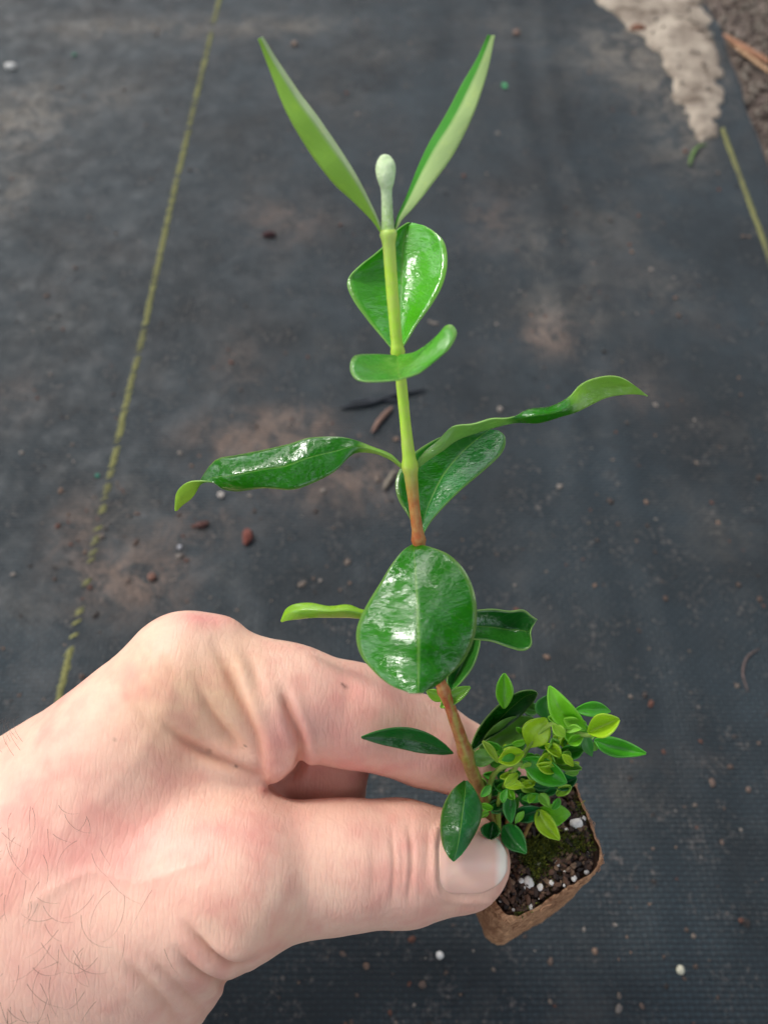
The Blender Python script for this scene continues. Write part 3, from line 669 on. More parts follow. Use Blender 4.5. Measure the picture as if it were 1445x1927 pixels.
def leaf(rows, d0, colL, colR=None, under=None, parent=None, name='leaf', label=None, nu=46, nv=14, th=.0003, rowcols=None, flip=False, wav=.0003, mats=None):
    """rows: list of ((Lu,Lv,Lw),(Mu,Mv,Mw),(Ru,Rv,Rw)); w = depth offset in mm"""
    R_ = np.array([[*l, *mm, *r] for l, mm, r in rows], float); t = np.linspace(0, 1, nu); t = .5 - .5 * np.cos(np.pi * t) if nu > 20 else t
    key = R_[:, 3:6]; full = np.c_[key[:, :2], R_]
    C_ = cr_interp(np.c_[(R_[:, 0:2] + R_[:, 6:8] + R_[:, 3:5]) / 3, R_], t)[:, 2:]
    s = np.linspace(-1, 1, nv + 1)
    L, M_, Rr = C_[:, None, 0:3], C_[:, None, 3:6], C_[:, None, 6:9]; x = s[None, :, None]
    Q = L * (x * (x - 1) / 2) + M_ * (1 - x * x) + Rr * (x * (x + 1) / 2)
    lin_ = np.where(x < 0, M_ + (L - M_) * -x, M_ + (Rr - M_) * x); Q = .55 * Q + .45 * lin_
    W_ = P(Q[..., 0], Q[..., 1], d0 + Q[..., 2] * 1e-3).reshape(-1, 3)
    # gentle waviness along the view
    W_ = W_ + FWD * (fbm(W_ + d0 * 7, 160, 2, 5) * wav * 2 * np.tile(np.clip(1.2 - 0 * s ** 2, 0, 1), nu))[:, None]
    nn = nv + 1; i, j = np.meshgrid(np.arange(nu - 1), np.arange(nv), indexing='ij')
    f = np.stack([i * nn + j, i * nn + j + 1, (i + 1) * nn + j + 1, (i + 1) * nn + j], -1).reshape(-1, 4)
    a = W_[f[:, 1]] - W_[f[:, 0]]; b = W_[f[:, 3]] - W_[f[:, 0]]; n_ = np.cross(a, b); vis = (n_ * (CAM - W_[f[:, 0]])).sum()
    if (vis < 0) != flip: f = f[:, ::-1]
    colR = colR or colL; wgt = np.clip((s + .12) / .24, 0, 1)[None, :, None]
    cc = np.array(colL)[None, None] * (1 - wgt) + np.array(colR)[None, None] * wgt; cc = np.repeat(cc, nu, 0)
    if rowcols:
        for (a0, a1, rc) in rowcols:
            w0 = np.clip(np.minimum(t - a0, a1 - t) / .04 + .5, 0, 1)[:, None, None]; cc = cc * (1 - w0) + np.array(rc) * w0
    uv = np.stack(np.broadcast_arrays(t[:, None], (s[None] + 1) / 2), -1).reshape(-1, 2)
    par = parent or root; base_ = RL if par is root else np.array(par['_b'])
    b0 = W_[nn // 2].copy()
    o = obj(name, W_ - b0, f, list(mats) if mats else [LM, LU, LR], None, cols=cc.reshape(-1, 3), uv=uv)
    o.parent = par; o.location = Vector(b0 - base_)
    md = o.modifiers.new('thickness', 'SOLIDIFY'); md.thickness = th; md.offset = -1; md.material_offset = 1; md.material_offset_rim = 2
    if label: o['label'] = label
    return o
def R3(x, l, r, wl=0, wm=0, wr=0, f=.5, mx=None):   # helper: column at x with top/bottom outline
    return ((x, l, wl), (mx if mx is not None else x, l + (r - l) * f, wm), (x, r, wr))
DG = lin(28, 106, 6); DG2 = lin(38, 120, 10); MG = lin(74, 162, 36); LG = lin(118, 178, 52); YG = lin(150, 192, 40); PG = lin(156, 186, 116); DK = lin(24, 88, 20); HG = lin(84, 176, 32)
def stemd(v): return float(np.interp(v, [320, 440, 660, 870, 1020, 1160, 1290, 1430, 1545], [.146, .150, .157, .163, .168, .174, .180, .190, .2085]))

# stem
SP = [(930, 1552), (910, 1505), (884, 1440), (862, 1375), (842, 1318), (822, 1265), (806, 1180), (795, 1090), (788, 1020), (779, 950), (772, 885), (763, 800), (755, 720), (747, 650), (739, 560), (733, 480), (730, 432)]
SR = [13, 12.5, 12.5, 12, 10.5, 10, 10, 10, 11, 10.5, 13, 10.5, 10.5, 11, 11.5, 12, 13]
ctrl = np.array([[u, v, stemd(v), r] for (u, v), r in zip(SP, SR)])
q = cr_interp(ctrl, np.linspace(0, 1, 120)); w3 = P(q[:, 0], q[:, 1], q[:, 2]); rad = q[:, 3] * q[:, 2] / F
for vn in (1415, 1300, 1015, 878, 662, 442): rad *= 1 + .3 * np.exp(-((q[:, 1] - vn) / 9) ** 2)
V, Fc = tube3(w3 - RL, rad, 14, True, .02)
vq = np.repeat(q[:, 1], 14); stops = [(430, lin(176, 208, 96)), (520, lin(176, 216, 62)), (800, lin(168, 212, 58)), (868, lin(162, 200, 62)), (905, lin(158, 150, 62)), (945, lin(168, 100, 44)), (1015, lin(166, 92, 46)), (1280, lin(160, 84, 40)), (1340, lin(160, 70, 46)), (1440, lin(150, 104, 58)), (1552, lin(118, 78, 48))]
sc_ = np.stack([np.interp(vq, [s[0] for s in stops], [s[1][k] for s in stops]) for k in range(3)], -1)
angk = np.tile(np.arange(14), 120); streak = (fbm(np.c_[vq * .02, angk * .9, vq * 0], 1, 2, 3) > .12) & (vq > 1300); sc_[streak] = sc_[streak] * .4 + np.array(lin(142, 150, 52)) * .6
m = N('stem_bark'); n1 = m.noise(500, 4, .6); m.set(col=m.mix(m.ramp(n1, [(.4, 0.), (.8, .5)]), m.attr(), lin(190, 190, 110)), rough=.42, spec=.45, normal=m.bump(n1, .4, .0004)); m.b.inputs['Subsurface Weight'].default_value = .1; m.b.inputs['Subsurface Scale'].default_value = .001
stm = obj('stem', V, Fc, m.m, None, cols=sc_); stm.parent = root
# tip bud, fuzzy
m = N('downy_bud'); n1 = m.noise(1200, 3, .7); m.set(col=m.mix(m.math('MULTIPLY', m.ramp(n1, [(.35, 0.), (.7, 1.)]), .5), m.attr(), lin(232, 242, 214)), rough=.9, spec=.15, normal=m.bump(n1, .8, .0005))
bq = cr_interp(np.array([[730, 436, .150, 13], [729, 410, .149, 11], [728, 380, .148, 10], [727, 356, .147, 10.5], [727, 346, .1465, 14], [726, 332, .146, 17.5], [725.5, 314, .146, 18.5], [725, 299, .1455, 13], [725, 295, .145, 5]]), np.linspace(0, 1, 50))
bw = np.clip((434 - np.repeat(bq[:, 1], 16)) / 70, 0, 1)[:, None]; bcol = np.array(lin(150, 192, 88)) * (1 - bw) + np.array(lin(200, 224, 172)) * bw
V, Fc = tube3(P(bq[:, 0], bq[:, 1], bq[:, 2]) - RL, bq[:, 3] * bq[:, 2] / F, 16, True, .03); bud = obj('bud', V, Fc, m.m, cols=bcol); bud.parent = root
hv = []; hf = []
for k in range(420):
    i = random.randrange(3, 50); a = random.uniform(0, 6.28); c0 = P(bq[i, 0], bq[i, 1], bq[i, 2]); r = bq[i, 3] * bq[i, 2] / F
    dv = math.cos(a) * RIGHT + math.sin(a) * -FWD; p0 = c0 + dv * r * .9 - RL; p1 = p0 + dv * .00025 + np.array([0, 0, .0002]) * random.random()
    vv_, ff_ = tube3([p0, (p0 + p1) / 2, p1], [.00003, .000025, .00001], 3, False); i0 = len(hv); hv += vv_; hf += [tuple(x + i0 for x in y) for y in ff_]
m = N('down'); m.set(col=lin(225, 235, 215), rough=.8); dn = obj('down', hv, hf, m.m); dn.parent = bud

pw = 0
# topmost pair
Lc = [(716, 438), (696, 411), (663, 378), (623, 341), (580, 283), (540, 214), (507, 131), (486, 75)]
Rc = [(721, 438), (707, 400), (678, 342), (645, 287), (605, 229), (565, 174), (525, 116), (496, 71)]
fr = [.5, .72, .76, .77, .76, .72, .6, .5]
rows = []
for k, (a, b) in enumerate(zip(Lc, Rc)):
    t = k / 7; mx_ = (a[0] + (b[0] - a[0]) * fr[k], a[1] + (b[1] - a[1]) * fr[k]); d = -16 * t
    rows.append(((a[0], a[1], d + 1.2 * math.sin(math.pi * t)), (mx_[0], mx_[1], d - 1.2 * math.sin(math.pi * t)), (b[0], b[1], d + .5 * math.sin(math.pi * t))))
FUZZ = leafmat('downy_leaf_underside', True)
leaf(rows, .150, lin(146, 190, 76), lin(184, 202, 156), label='long narrow young leaf leaning left beside the bud', mats=[FUZZ, LM, LR])
Lc = [(740, 434), (747, 407), (765, 367), (787, 312), (809, 265), (841, 211), (870, 156), (896, 112), (917, 66)]
Rc = [(745, 434), (757, 413), (780, 389), (809, 352), (849, 298), (878, 243), (896, 200), (917, 135), (931, 67)]
fr = [.5, .4, .3, .3, .3, .35, .35, .35, .5]
rows = []
for k, (a, b) in enumerate(zip(Lc, Rc)):
    t = k / 8; mx_ = (a[0] + (b[0] - a[0]) * fr[k], a[1] + (b[1] - a[1]) * fr[k]); d = -16 * t
    rows.append(((a[0], a[1], d + 2.4 * math.sin(math.pi * t)), (mx_[0], mx_[1], d), (b[0], b[1], d + .3 * math.sin(math.pi * t))))
leaf(rows, .150, lin(60, 140, 40), lin(186, 210, 142), label='long narrow young leaf leaning right, its pale back showing', mats=[FUZZ, LM, LR])
# heart shaped leaf behind stem
rows = [((744, 662, 0), (746, 664, 0), (749, 662, 0)), ((729, 645, 1), (748, 640, 2.5), (762, 645, 1)), ((693, 601, 2), (752, 598, 6), (781, 613, 2)), ((664, 560, 3), (755, 548, 9), (812, 570, 3)),
        ((655, 528, 4), (757, 505, 11), (832, 533, 4)), ((680, 500, 5), (758, 468, 12), (840, 490, 5)), ((718, 470, 7), (762, 440, 12), (832, 452, 6)), ((750, 432, 10), (766, 425, 12), (800, 425, 9)), ((768, 420, 11.5), (775, 419, 12), (786, 421, 11))]
leaf(rows, .158, MG, HG, label='heart shaped leaf standing behind the stem')
# folded leaf pointing at the viewer
rows = [((744, 668, 0), (747, 670, 0), (751, 667, 0)), ((705, 666, -3), (748, 680, -2), (780, 662, -3)), ((674, 667, -7), (749, 690, -5), (812, 640, -6)), ((662, 676, -10), (750, 699, -8), (840, 612, -9)),
        ((661, 698, -12), (751, 706, -11), (858, 624, -11)), ((676, 714, -14), (752, 710, -13), (843, 657, -12)), ((715, 716, -15), (753, 712, -14), (795, 697, -13)), ((750, 713, -15), (753, 712, -15), (757, 711, -15))]
leaf(rows, .156, lin(74, 150, 52), lin(86, 164, 50), label='short folded leaf bending towards the viewer across the stem', wav=.0002)
# middle pair
rows = [((757, 874, 0), (759, 879, -1), (758, 885, 0)), ((735, 854, 0), (734, 859, -1), (732, 865, 0)), ((700, 840, 0), (700, 846, -1), (698, 853, 0)), ((672, 829, -1), (668, 840, -2), (664, 855, -1)),
        ((640, 822, -1), (634, 848, -1.2), (632, 886, -1)), ((583, 823, 0), (578, 862, -1.5), (580, 913, -1)), ((548, 834, 1), (540, 876, -1.5), (548, 922, -1)), ((497, 846, 2), (492, 884, -1.2), (497, 919, 0)),
        ((440, 857, 3), (438, 895, -1), (447, 925, 1)), ((405, 866, 3), (408, 897, 1), (418, 920, 2)), ((380, 898, 4), (390, 903, 3), (398, 906, 2)), ((364, 933, 6), (360, 919, 4), (356, 906, 3)), ((342, 950, 8), (338, 940, 6), (335, 925, 5)), ((331, 962, 9), (332, 960, 9), (331, 957, 9))]
leaf(rows, .164, DG, DG2, label='broad wet leaf reaching left with a curled tip', rowcols=[(-.1, .19, lin(132, 176, 70)), (.855, 1.1, lin(140, 182, 56))], nu=64)
rows = [((784, 868, 0), (787, 872, -1), (789, 880, 0)), ((800, 848, 0), (804, 855, -1), (808, 865, 0)), ((822, 830, 0), (830, 838, -1), (834, 848, 0)), ((850, 804, -2), (856, 814, -1), (862, 828, 2)), ((891, 799, -2), (896, 806, 0), (902, 814, 3)),
        ((925, 789, -2), (930, 797, 0), (935, 804, 3)), ((960, 787, -1), (966, 791, 0), (972, 796, 1)), ((995, 769, 0), (1004, 782, -2), (1012, 797, 0)), ((1035, 764, 1), (1044, 776, -2), (1052, 786, 0)), ((1068, 748, 1), (1076, 762, 0), (1084, 776, 1)),
        ((1092, 724, 1), (1104, 745, 2), (1112, 762, 3)), ((1122, 712, 1), (1132, 730, 3), (1140, 749, 4)), ((1155, 709, 2), (1160, 727, 4), (1165, 744, 5)), ((1184, 719, 3), (1188, 730, 4), (1192, 742, 5)), ((1217, 743, 6), (1218, 744, 6), (1219, 745, 6))]
leaf(rows, .164, DG2, DG2, label='long twisted leaf reaching right with a curled pale tip', rowcols=[(-.1, .42, lin(128, 180, 84)), (.68, 1.1, lin(134, 184, 66))], nu=70, wav=.0002)
# dark leaf behind at right
rows = [((788, 1008, 0), (791, 1010, 0), (794, 1006, 0)), ((772, 975, 1), (800, 968, 3), (815, 974, 2)), ((750, 938, 3), (815, 930, 6), (862, 925, 4)), ((746, 900, 5), (836, 890, 9), (912, 882, 6)), ((768, 862, 8), (868, 852, 11), (944, 850, 8)), ((830, 822, 10), (900, 824, 12), (950, 822, 10)), ((900, 806, 12), (922, 808, 12), (938, 810, 12))]
leaf(rows, .171, DG, lin(24, 118, 34), label='dark glossy leaf behind the stem, half hidden by the twisted leaf')
# big round leaf in front
rows = [((776, 1024, 0), (780, 1025, 0), (785, 1024, 0)), ((760, 1034, -2), (779, 1040, -3), (806, 1028, -3)), ((738, 1060, -4), (781, 1072, -6), (845, 1044, -6)), ((716, 1096, -6), (783, 1106, -9), (877, 1078, -9)), ((693, 1133, -8), (785, 1143, -12), (894, 1122, -11)),
        ((675, 1170, -10), (786, 1180, -15), (897, 1166, -12)), ((670, 1200, -11), (787, 1212, -17), (890, 1207, -13)), ((679, 1234, -13), (787, 1244, -18), (871, 1245, -14)), ((701, 1262, -16), (787, 1272, -20), (845, 1272, -16.5)), ((735, 1290, -19), (787, 1294, -21.5), (817, 1293, -19)), ((770, 1304, -21.5), (787, 1305, -22), (797, 1303, -21.5))]
leaf(rows, .168, DG2, DG, label='large round wet leaf hanging in front of the stem', nu=60, nv=24)
# next pair
rows = [((785, 1152, 2), (785, 1157, 1), (785, 1162, 2)), ((720, 1150, 1), (720, 1158, 0), (720, 1166, 1)), ((683, 1147, 0), (683, 1154, -1), (683, 1165, 0)), ((655, 1137, 0), (654, 1149, -2), (654, 1163, 0)), ((621, 1140, 0), (621, 1151, -2), (625, 1163, 0)), ((585, 1134, 1), (586, 1148, -1), (588, 1163, 0)), ((556, 1136, 2), (558, 1150, 0), (560, 1166, 1)), ((538, 1146, 3), (540, 1156, 2), (542, 1168, 2)), ((528, 1168, 4), (529, 1170, 4), (531, 1171, 4))]
leaf(rows, .177, lin(140, 186, 40), lin(128, 176, 44), label='small yellow green leaf poking out left of the large round leaf', wav=.0002)
rows = [((810, 1160, 2), (810, 1170, 1), (810, 1180, 2)), ((880, 1151, 1), (880, 1178, 2), (880, 1200, 0)), ((925, 1147, 1), (925, 1180, 3), (925, 1206, -1)), ((960, 1151, 1), (958, 1185, 4), (958, 1217, -2)), ((985, 1149, 0), (982, 1186, 3), (984, 1223, -2)), ((1000, 1160, -1), (992, 1188, 1), (998, 1213, -2)), ((1010, 1166, -2), (999, 1180, -1), (996, 1192, -2))]
leaf(rows, .177, lin(26, 92, 30), lin(44, 112, 34), label='dark leaf with a wavy rim right of the large round leaf')
rows = [((884, 1201, -4), (890, 1203, -4), (884, 1206, -4)), ((915, 1192, -4), (918, 1200, -5), (918, 1207, -4)), ((936, 1196, -4), (938, 1204, -5), (938, 1211, -4)), ((948, 1208, -3), (950, 1212, -4), (952, 1216, -3))]
rows = [((848, 1300, 0), (849, 1301, 0), (851, 1299, 0)), ((842, 1282, 0), (856, 1278, 2), (866, 1284, 0)), ((852, 1245, 0), (872, 1245, 3), (888, 1254, 0)), ((870, 1210, 0), (886, 1215, 3), (899, 1225, 0)), ((888, 1180, 0), (895, 1184, 1), (903, 1196, 0)), ((899, 1165, 0), (900, 1166, 0), (901, 1168, 0))]
leaf(rows, .186, lin(34, 108, 36), lin(60, 130, 44), label='slim dark leaf below and behind the large round leaf')
def pts_leaf(base, tip, w, d, col, bend=0., col2=None, tilt=0., dip=2., parent=None, label=None, prof=.9, lw=1., rw=1., **kw):
    b = np.array(base, float); e = np.array(tip, float); ax = e - b; L = np.linalg.norm(ax); ax /= L; pr = np.array([-ax[1], ax[0]]); rows = []
    for t in (0, .12, .3, .5, .7, .86, .96, 1.0):
        h = w * math.sin(math.pi * min(max(t, .0), 1) ** prof) ** .8 if 0 < t < 1 else .6
        c = b + ax * L * t + pr * bend * math.sin(math.pi * t)
        l = c + pr * h * lw; r = c - pr * h * rw; z = tilt * t
        rows.append(((l[0], l[1], z - dip * h / 30), (c[0], c[1], z), (r[0], r[1], z - dip * h / 30)))
    return leaf(rows, d, col, col2, parent=parent, label=label, nu=26, nv=10, mats=[LS, LU, LS], **kw)
pts_leaf((829, 1332), (885, 1293), 13, .182, lin(120, 176, 54), -3, label='tiny light green leaf on the stem just below the large round leaf')
pts_leaf((836, 1318), (803, 1300), 10, .184, lin(120, 170, 50), label='tiny light green leaf left of the stem, half under the round leaf')
pts_leaf((853, 1418), (681, 1388), 21, .1885, lin(28, 108, 38), 12, lin(24, 92, 34), tilt=-13, label='slender dark leaf pointing left over the index finger')
rows = [((884, 1412, 0), (887, 1414, 0), (890, 1412, 0)), ((893, 1388, -1), (903, 1394, 1), (913, 1394, 0)), ((905, 1366, -2), (922, 1372, 1), (940, 1378, 0)), ((924, 1342, -3), (944, 1350, 0), (966, 1360, -1)), ((950, 1318, -5), (966, 1328, -2), (986, 1341, -2)), ((978, 1303, -6), (988, 1311, -4), (1001, 1325, -4)), ((999, 1300, -7), (1003, 1306, -6), (1008, 1314, -6)), ((1010, 1303, -7), (1010, 1305, -7), (1010, 1307, -7))]
leaf(rows, .196, DK, lin(22, 78, 30), label='very dark oval leaf pointing up and right from the stem')
rows = [((873, 1468, 0), (876, 1469, 0), (879, 1468, 0)), ((858, 1478, -2), (875, 1484, -2), (890, 1480, -2)), ((842, 1498, -4), (873, 1506, -6), (902, 1502, -4)), ((832, 1522, -6), (870, 1532, -9), (908, 1526, -6)), ((828, 1554, -9), (866, 1562, -12), (902, 1553, -9)), ((832, 1590, -11), (861, 1592, -13), (884, 1586, -11)), ((843, 1612, -13), (856, 1612, -13), (869, 1608, -13)), ((852, 1621, -13), (854, 1621, -13), (856, 1620, -13))]
leaf(rows, .192, DK, lin(22, 96, 40), label='dark oval leaf hanging over the thumb nail')

# side shoots
def c2(x, y): return (650 + x / 2.408, 1230 + y / 2.408)
class Shoot:
    pass
def shoot(path, d, r, col, label):
    """path in crop pixels; returns stem object"""
    px = np.array([[*c2(x, y), dd, rr] for (x, y, dd, rr) in path]); q = cr_interp(px, np.linspace(0, 1, 24)); w = P(q[:, 0], q[:, 1], q[:, 2])
    b0 = w[0].copy(); V, Fc = tube3(w - b0, q[:, 3] * q[:, 2] / F, 8, True, .03)
    o = obj('side_shoot', V, Fc, m_sh, None, cols=np.tile(np.array(col), (len(V), 1))); o.parent = root; o.location = Vector(b0 - RL); o['_b'] = list(map(float, b0)); o['label'] = label
    return o
m = N('shoot_bark'); n1 = m.noise(600, 3); m.set(col=m.mix(m.math('MULTIPLY', n1, .4), m.attr(), lin(150, 140, 70)), rough=.5); m_sh = m.m
sA = shoot([(690, 800, .208, 6), (700, 640, .199, 5), (780, 500, .190, 4.5), (860, 380, .185, 4.5), (930, 320, .181, 4.5), (1000, 330, .179, 4.5), (1060, 365, .178, 4.5), (1110, 370, .178, 4)], 0, 4, lin(128, 172, 58), 'longest side shoot, arching to the right')
sB = shoot([(680, 800, .209, 6), (650, 640, .200, 5), (670, 550, .195, 5), (720, 510, .191, 5), (820, 500, .188, 4), (930, 480, .186, 4), (1010, 420, .184, 4)], 0, 4, lin(116, 160, 58), 'middle side shoot with yellow green leaves')
sC = shoot([(720, 850, .210, 5.5), (745, 700, .203, 5), (755, 620, .198, 5), (790, 590, .196, 4.5), (860, 575, .194, 4), (930, 590, .193, 3)], 0, 4, lin(140, 88, 56), 'low reddish side shoot')
sD = shoot([(770, 1040, .212, 4), (785, 900, .209, 3.5), (830, 780, .203, 3.5), (872, 712, .199, 3.5)], 0, 4, lin(128, 96, 56), 'short side shoot ending in two bright leaflets')
def cl(b, t, w, d, col, sh, bend=0, tilt=0, **kw):
    B_, T_ = c2(*b), c2(*t); return pts_leaf(B_, T_, w / 2.408 * 1.15, d, col, bend / 2.408, tilt=tilt, parent=sh, th=.00026, prof=random.uniform(.72, 1.15), dip=random.uniform(1, 7), lw=random.uniform(.75, 1.15), rw=random.uniform(.75, 1.15), wav=.0008, **kw)
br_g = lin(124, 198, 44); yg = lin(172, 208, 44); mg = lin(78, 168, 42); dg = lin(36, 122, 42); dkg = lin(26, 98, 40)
for a in [
    ((715, 245), (722, 95), 34, .192, br_g, sA, 0, -2), ((600, 450), (850, 290), 56, .200, lin(112, 160, 72), sB, 0, -3), ((830, 430), (905, 290), 52, .186, yg, sB, -8, -3),
    ((800, 240), (872, 260), 30, .196, lin(84, 140, 60), sB, 0, 0),
    ((1090, 350), (925, 150), 44, .177, br_g, sA, -30, -3), ((925, 310), (930, 180), 44, .184, lin(52, 130, 46), sA, -14, 0), ((1040, 262), (1205, 268), 32, .182, mg, sA, -12, 0),
    ((1100, 362), (1238, 298), 44, .175, yg, sA, -6, -4), ((1120, 385), (1358, 450), 36, .180, mg, sA, 14, -1), ((1090, 370), (1115, 465), 22, .181, lin(60, 140, 50), sA, 6, 2),
    ((955, 455), (1078, 432), 32, .185, lin(70, 158, 44), sB, 0, 0), ((1075, 375), (1010, 405), 20, .178, br_g, sA, 0, 0), ((905, 430), (870, 360), 26, .189, mg, sB, 0, 0),
    ((560, 462), (680, 470), 36, .193, lin(122, 176, 76), sB, 4, -2), ((690, 482), (805, 448), 42, .187, yg, sB, 4, -3), ((690, 490), (622, 398), 14, .188, lin(150, 180, 60), sB, 6, -2),
    ((700, 470), (640, 400), 26, .192, mg, sB, 0, 0), ((800, 478), (1003, 588), 50, .186, lin(70, 166, 40), sB, -10, -4), ((950, 505), (1068, 520), 20, .187, lin(120, 172, 60), sB, -4, 0), ((900, 480), (975, 440), 14, .185, lin(160, 190, 90), sB, 0, 0),
    ((930, 590), (1048, 565), 34, .191, lin(30, 112, 50), sC, 6, 0), ((850, 600), (920, 612), 14, .192, lin(34, 110, 50), sC, 0, 0), ((745, 610), (675, 590), 28, .197, dg, sC, 0, 0), ((755, 600), (850, 575), 24, .196, dkg, sC, 0, 0),
    ((765, 622), (912, 655), 38, .195, dkg, sC, -6, -2), ((765, 745), (880, 700), 38, .199, lin(26, 108, 48), sC, 6, -2), ((745, 640), (748, 765), 26, .199, lin(60, 140, 64), sC, 0, -2),
    ((700, 680), (660, 720), 22, .201, dg, sC, 0, 0), ((660, 640), (705, 590), 22, .2, dg, sB, 0, 0), ((740, 590), (690, 540), 20, .198, dkg, sB, 0, 0), ((650, 700), (720, 660), 22, .202, dkg, sB, 0, 0),
    ((868, 706), (1014, 722), 44, .197, br_g, sD, 22, -2), ((872, 712), (970, 845), 36, .196, yg, sD, 8, -4),
    ((668, 762), (655, 842), 42, .196, lin(26, 100, 38), sB, 0, -3), ((715, 778), (818, 902), 42, .2, lin(40, 124, 50), sC, 8, -4), ((640, 620), (600, 560), 16, .199, lin(110, 150, 50), sB, 0, 0),
    ((830, 700), (790, 640), 20, .201, dg, sC, 0, 0), ((900, 640), (960, 610), 16, .194, lin(50, 130, 60), sC, 0, 0),
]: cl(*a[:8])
cents = [(760, 470, .190, sB), (860, 500, .189, sB), (700, 560, .197, sB), (830, 380, .189, sB), (950, 400, .184, sB), (690, 660, .201, sC), (790, 620, .198, sC), (880, 600, .196, sC), (760, 720, .203, sC), (1060, 370, .181, sA), (640, 600, .200, sB), (960, 480, .188, sB)]
for k in range(96):
    cx_, cy_, dd, sh = cents[k % len(cents)]; x0 = cx_ + random.gauss(0, 26); y0 = cy_ + random.gauss(0, 26); a = random.uniform(0, 6.28); L_ = random.uniform(38, 88)
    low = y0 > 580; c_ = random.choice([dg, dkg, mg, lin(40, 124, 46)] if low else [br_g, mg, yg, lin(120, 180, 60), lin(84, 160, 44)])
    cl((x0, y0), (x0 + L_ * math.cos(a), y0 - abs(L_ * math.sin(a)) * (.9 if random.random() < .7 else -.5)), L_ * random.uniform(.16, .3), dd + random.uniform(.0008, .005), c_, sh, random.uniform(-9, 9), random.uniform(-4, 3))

fr_ = [(820, 540, .186, sB), (760, 640, .193, sC), (870, 640, .191, sC), (700, 590, .192, sB), (950, 520, .184, sB), (900, 430, .183, sB), (1010, 330, .177, sA), (760, 430, .187, sB), (820, 720, .196, sC), (700, 700, .197, sC), (980, 600, .189, sC)]
for k in range(40):
    cx_, cy_, dd, sh = fr_[k % len(fr_)]; x0 = cx_ + random.gauss(0, 30); y0 = cy_ + random.gauss(0, 26); a = random.uniform(0, 6.28); L_ = random.uniform(55, 98)
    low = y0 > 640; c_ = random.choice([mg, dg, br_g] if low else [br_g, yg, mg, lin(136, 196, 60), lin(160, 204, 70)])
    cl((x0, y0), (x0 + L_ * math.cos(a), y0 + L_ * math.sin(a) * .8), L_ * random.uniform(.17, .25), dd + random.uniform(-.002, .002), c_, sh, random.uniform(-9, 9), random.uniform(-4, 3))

# ---- root plug: rounded square, tapering down
corn = [G(1143, 1632, Z0), G(948, 1752, Z0), G(868, 1580, Z0), G(1072, 1452, Z0)]
print('plug sides mm', [round(float(np.linalg.norm(corn[i] - corn[(i + 1) % 4])) * 1000, 1) for i in range(4)], 'h', Z0)
cen = sum(corn) / 4
def rsq(t, sc=1., rnd=.22):   # rounded outline param 0..1 around the square
    k = int(t * 4) % 4; f_ = t * 4 - int(t * 4)
    a, b = corn[k] - cen, corn[(k + 1) % 4] - cen; p = a + (b - a) * f_
    e = min(f_, 1 - f_); w = max(0, 1 - e / rnd) ** 2 * .11
    return cen + p * (1 - w) * sc
nt = 128; lay = [(.003, .93), (.0028, .955), (.0022, .985), (.001, 1.0), (-.002, 1.005), (-.006, .985), (-.012, .965), (-.02, .93), (-.028, .895), (-.036, .86), (-.042, .81), (-.043, .5), (-.043, .05)]
V = []; Fc = []
for (z, s) in lay:
    for k in range(nt): p = rsq(k / nt, s); V.append([p[0], p[1] + .16 * min(z, 0), Z0 + z])
V = np.array(V); ctr2 = np.array([cen[0], cen[1]])
nr = V[:, :2] - ctr2; nr /= np.linalg.norm(nr, axis=1)[:, None] + 1e-9; dsp = .0007 * fbm(V, 260, 4, 3) + .0005 * fbm(V, 900, 2, 5); V[:, :2] += nr * dsp[:, None]; V[:, 2] += .0008 * fbm(V + 3, 400, 3, 8)
for r in range(len(lay) - 1):
    for k in range(nt): Fc.append((r * nt + (k + 1) % nt, r * nt + k, (r + 1) * nt + k, (r + 1) * nt + (k + 1) % nt))
m = N('fibre_sleeve'); sx_ = m.new('Mapping'); m.l.new(m.coord(), sx_.inputs[0]); sx_.inputs['Scale'].default_value = (1, 1, .35)
n1 = m.noise(420, 6, .7, sx_.outputs[0], 1.5); n2 = m.noise(110, 4, .6)
c_ = m.mix(m.ramp(n1, [(.32, 0.), (.68, 1.)]), lin(120, 74, 48), lin(226, 176, 134)); c_ = m.mix(m.ramp(n2, [(.45, 0.), (.7, .55)]), c_, lin(120, 78, 54))
m.set(col=c_, rough=.85, spec=.25, normal=m.bump(n1, 1, .0012))
plug = obj('root_plug', V - RL, Fc, m.m); plug.parent = root; plug['_b'] = list(map(float, RL))
# potting mix surface inside the rim
g1 = np.linspace(-1, 1, 90); V = []; lim = []
for k in range(nt): V.append(None)
rings = 44; V = []
for r in range(rings + 1):
    s = .95 * (1 - r / rings) + .0005
    for k in range(nt): p = rsq(k / nt, s, .22); V.append([p[0], p[1], Z0 + .0012])
V = np.array(V); V[:, 2] += .0022 * fbm(V, 260, 4, 21) + .0012 * fbm(V, 700, 2, 22) - .0006
Fc = [(r * nt + k, r * nt + (k + 1) % nt, (r + 1) * nt + (k + 1) % nt, (r + 1) * nt + k) for r in range(rings) for k in range(nt)]
m = N('potting_mix'); n1 = m.noise(520, 5, .7); n2 = m.noise(180, 4, .65)
c_ = m.mix(m.ramp(n1, [(.35, 0.), (.7, 1.)]), lin(30, 20, 16), lin(96, 66, 48)); c_ = m.mix(m.ramp(n2, [(.52, 0.), (.68, .8)]), c_, lin(84, 92, 30))
m.set(col=c_, rough=.75, spec=.4, normal=m.bump(n1, 1, .001))
mix_ = obj('potting_mix', V - RL, Fc, m.m); mix_.parent = plug
PERM = simple('perlite_surface', lin(220, 214, 206), .8, .15, 900)
BARK = simple('bark_surface', lin(96, 58, 42), .7, .4, 600)
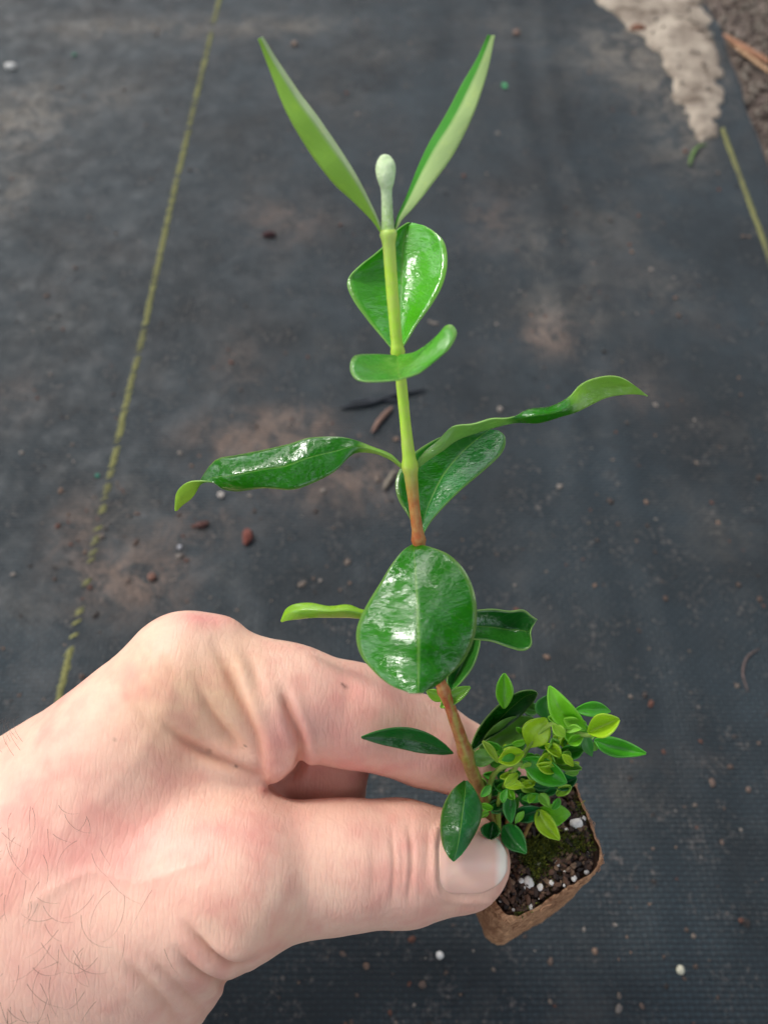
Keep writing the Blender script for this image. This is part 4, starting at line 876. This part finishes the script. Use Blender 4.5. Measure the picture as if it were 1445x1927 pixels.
perl = [(1045, 770, 30, 1.3), (1075, 750, 18, 1), (830, 1035, 24, 1.4), (795, 1030, 16, 1), (880, 1060, 18, 1), (930, 1040, 16, .9), (1035, 1020, 18, .9), (1090, 990, 14, 1), (840, 1145, 18, 1), (960, 955, 14, 1), (875, 955, 14, 1), (745, 1228, 14, 1), (1000, 800, 12, 1), (1030, 830, 12, 1), (900, 880, 9, 1), (990, 1050, 9, 1), (760, 1160, 9, 1), (1005, 935, 12, 1.2), (700, 1120, 8, 1)] + [(random.uniform(760, 1120), random.uniform(760, 1180), random.uniform(4, 9), 1.1) for _ in range(26)]
for i, (x, y, r, ssx) in enumerate(perl):
    g = G(*c2(x, y), Z0 + .002)
    if sdpoly(np.array([g[:2]]), np.array([rsq(k / 40, .9)[:2] for k in range(40)]))[0] < 0: continue
    rr = r / 2.408 * .205 / F * 1.1
    vv_, ff_ = rock((0, 0, 0), rr, 500 + i, ssx, .9, .8, i); o = obj('perlite_grain', vv_, ff_, PERM); o.parent = plug; o.location = Vector(g - RL)
    s_ = o.modifiers.new('s', 'SUBSURF'); s_.levels = s_.render_levels = 1
def scatter_plug(n, fn):
    out = 0
    while out < n:
        a, b = random.random(), random.uniform(.1, .9) ** .5 * .92; p = rsq(a, b); fn(p); out += 1
V = []; Fc = []; C = []
def addrock(p):
    r = random.uniform(.0003, .0009); vv_, ff_ = rock((p[0] - RL[0], p[1] - RL[1], Z0 + .0015 + random.uniform(-.0005, .0012) - RL[2]), r, random.randrange(9999), random.uniform(.6, 2.2), .8, .6, random.uniform(0, 3))
    i = len(V); V.extend(vv_); Fc.extend([tuple(q + i for q in w) for w in ff_]); C.extend([random.choice([lin(52, 34, 26), lin(76, 50, 36), lin(32, 22, 18), lin(100, 68, 48), lin(140, 110, 84)])] * len(vv_))
scatter_plug(950, addrock); o = obj('bark_bits', V, Fc, bpy.data.materials['crumb'], None, cols=np.array(C)); o.parent = plug; o['kind'] = 'stuff'
# moss tufts
INNER = np.array([rsq(k / 40, .93)[:2] for k in range(40)])
V = []; Fc = []; C = []
for k in range(3200):
    cxy = random.choice([(900, 880), (850, 930), (960, 880), (1010, 860), (930, 840), (820, 1190), (1085, 680), (870, 980), (1060, 860), (830, 870)]); g = G(*c2(cxy[0] + random.gauss(0, 28), cxy[1] + random.gauss(0, 24)), Z0 + .0018)
    if sdpoly(np.array([g[:2]]), INNER)[0] < 0: continue
    L = random.uniform(.0008, .0022); dr = np.array([random.gauss(0, .6), random.gauss(0, .6), 1]); dr /= np.linalg.norm(dr); p = g - RL
    sd_ = np.cross(dr, [random.random(), random.random(), .1]); sd_ = sd_ / np.linalg.norm(sd_) * .00022
    i = len(V); V += [p - sd_, p + sd_, p + dr * L * .6 + sd_ * .8, p + dr * L, p + dr * L * .6 - sd_ * .8]; Fc.append((i, i + 1, i + 2, i + 3, i + 4)); C += [random.choice([lin(108, 116, 34), lin(84, 98, 30), lin(140, 142, 50), lin(60, 74, 26)])] * 5
m = N('moss'); m.set(col=m.attr(), rough=.8); o = obj('moss', V, Fc, m.m, None, cols=np.array(C), smooth=False); o.parent = plug; o['kind'] = 'stuff'
# loose fibres round the rim
V = []; Fc = []
for k in range(240):
    t = random.random(); s = random.uniform(.97, 1.02); z = random.uniform(-.012, .003); n = 6; pts_ = []
    dt = random.uniform(-.05, .05); dz = random.uniform(-.005, .003)
    for i in range(n):
        p = rsq((t + dt * i / n) % 1, s * (1 + .018 * math.sin(i * 1.2 + k)) * (1 if z > -.002 else .98)); pts_.append([p[0] - RL[0], p[1] - RL[1], Z0 + z + dz * i / n - RL[2]])
    vv_, ff_ = tube3(pts_, np.full(n, random.uniform(.00006, .00014)), 4, False); i = len(V); V += vv_; Fc += [tuple(q + i for q in w) for w in ff_]
o = obj('fibres', V, Fc, simple('coir_fibre', lin(168, 124, 92), .8), None); o.parent = plug; o['kind'] = 'stuff'
for o in bpy.data.objects:
    if '_b' in o: del o['_b']
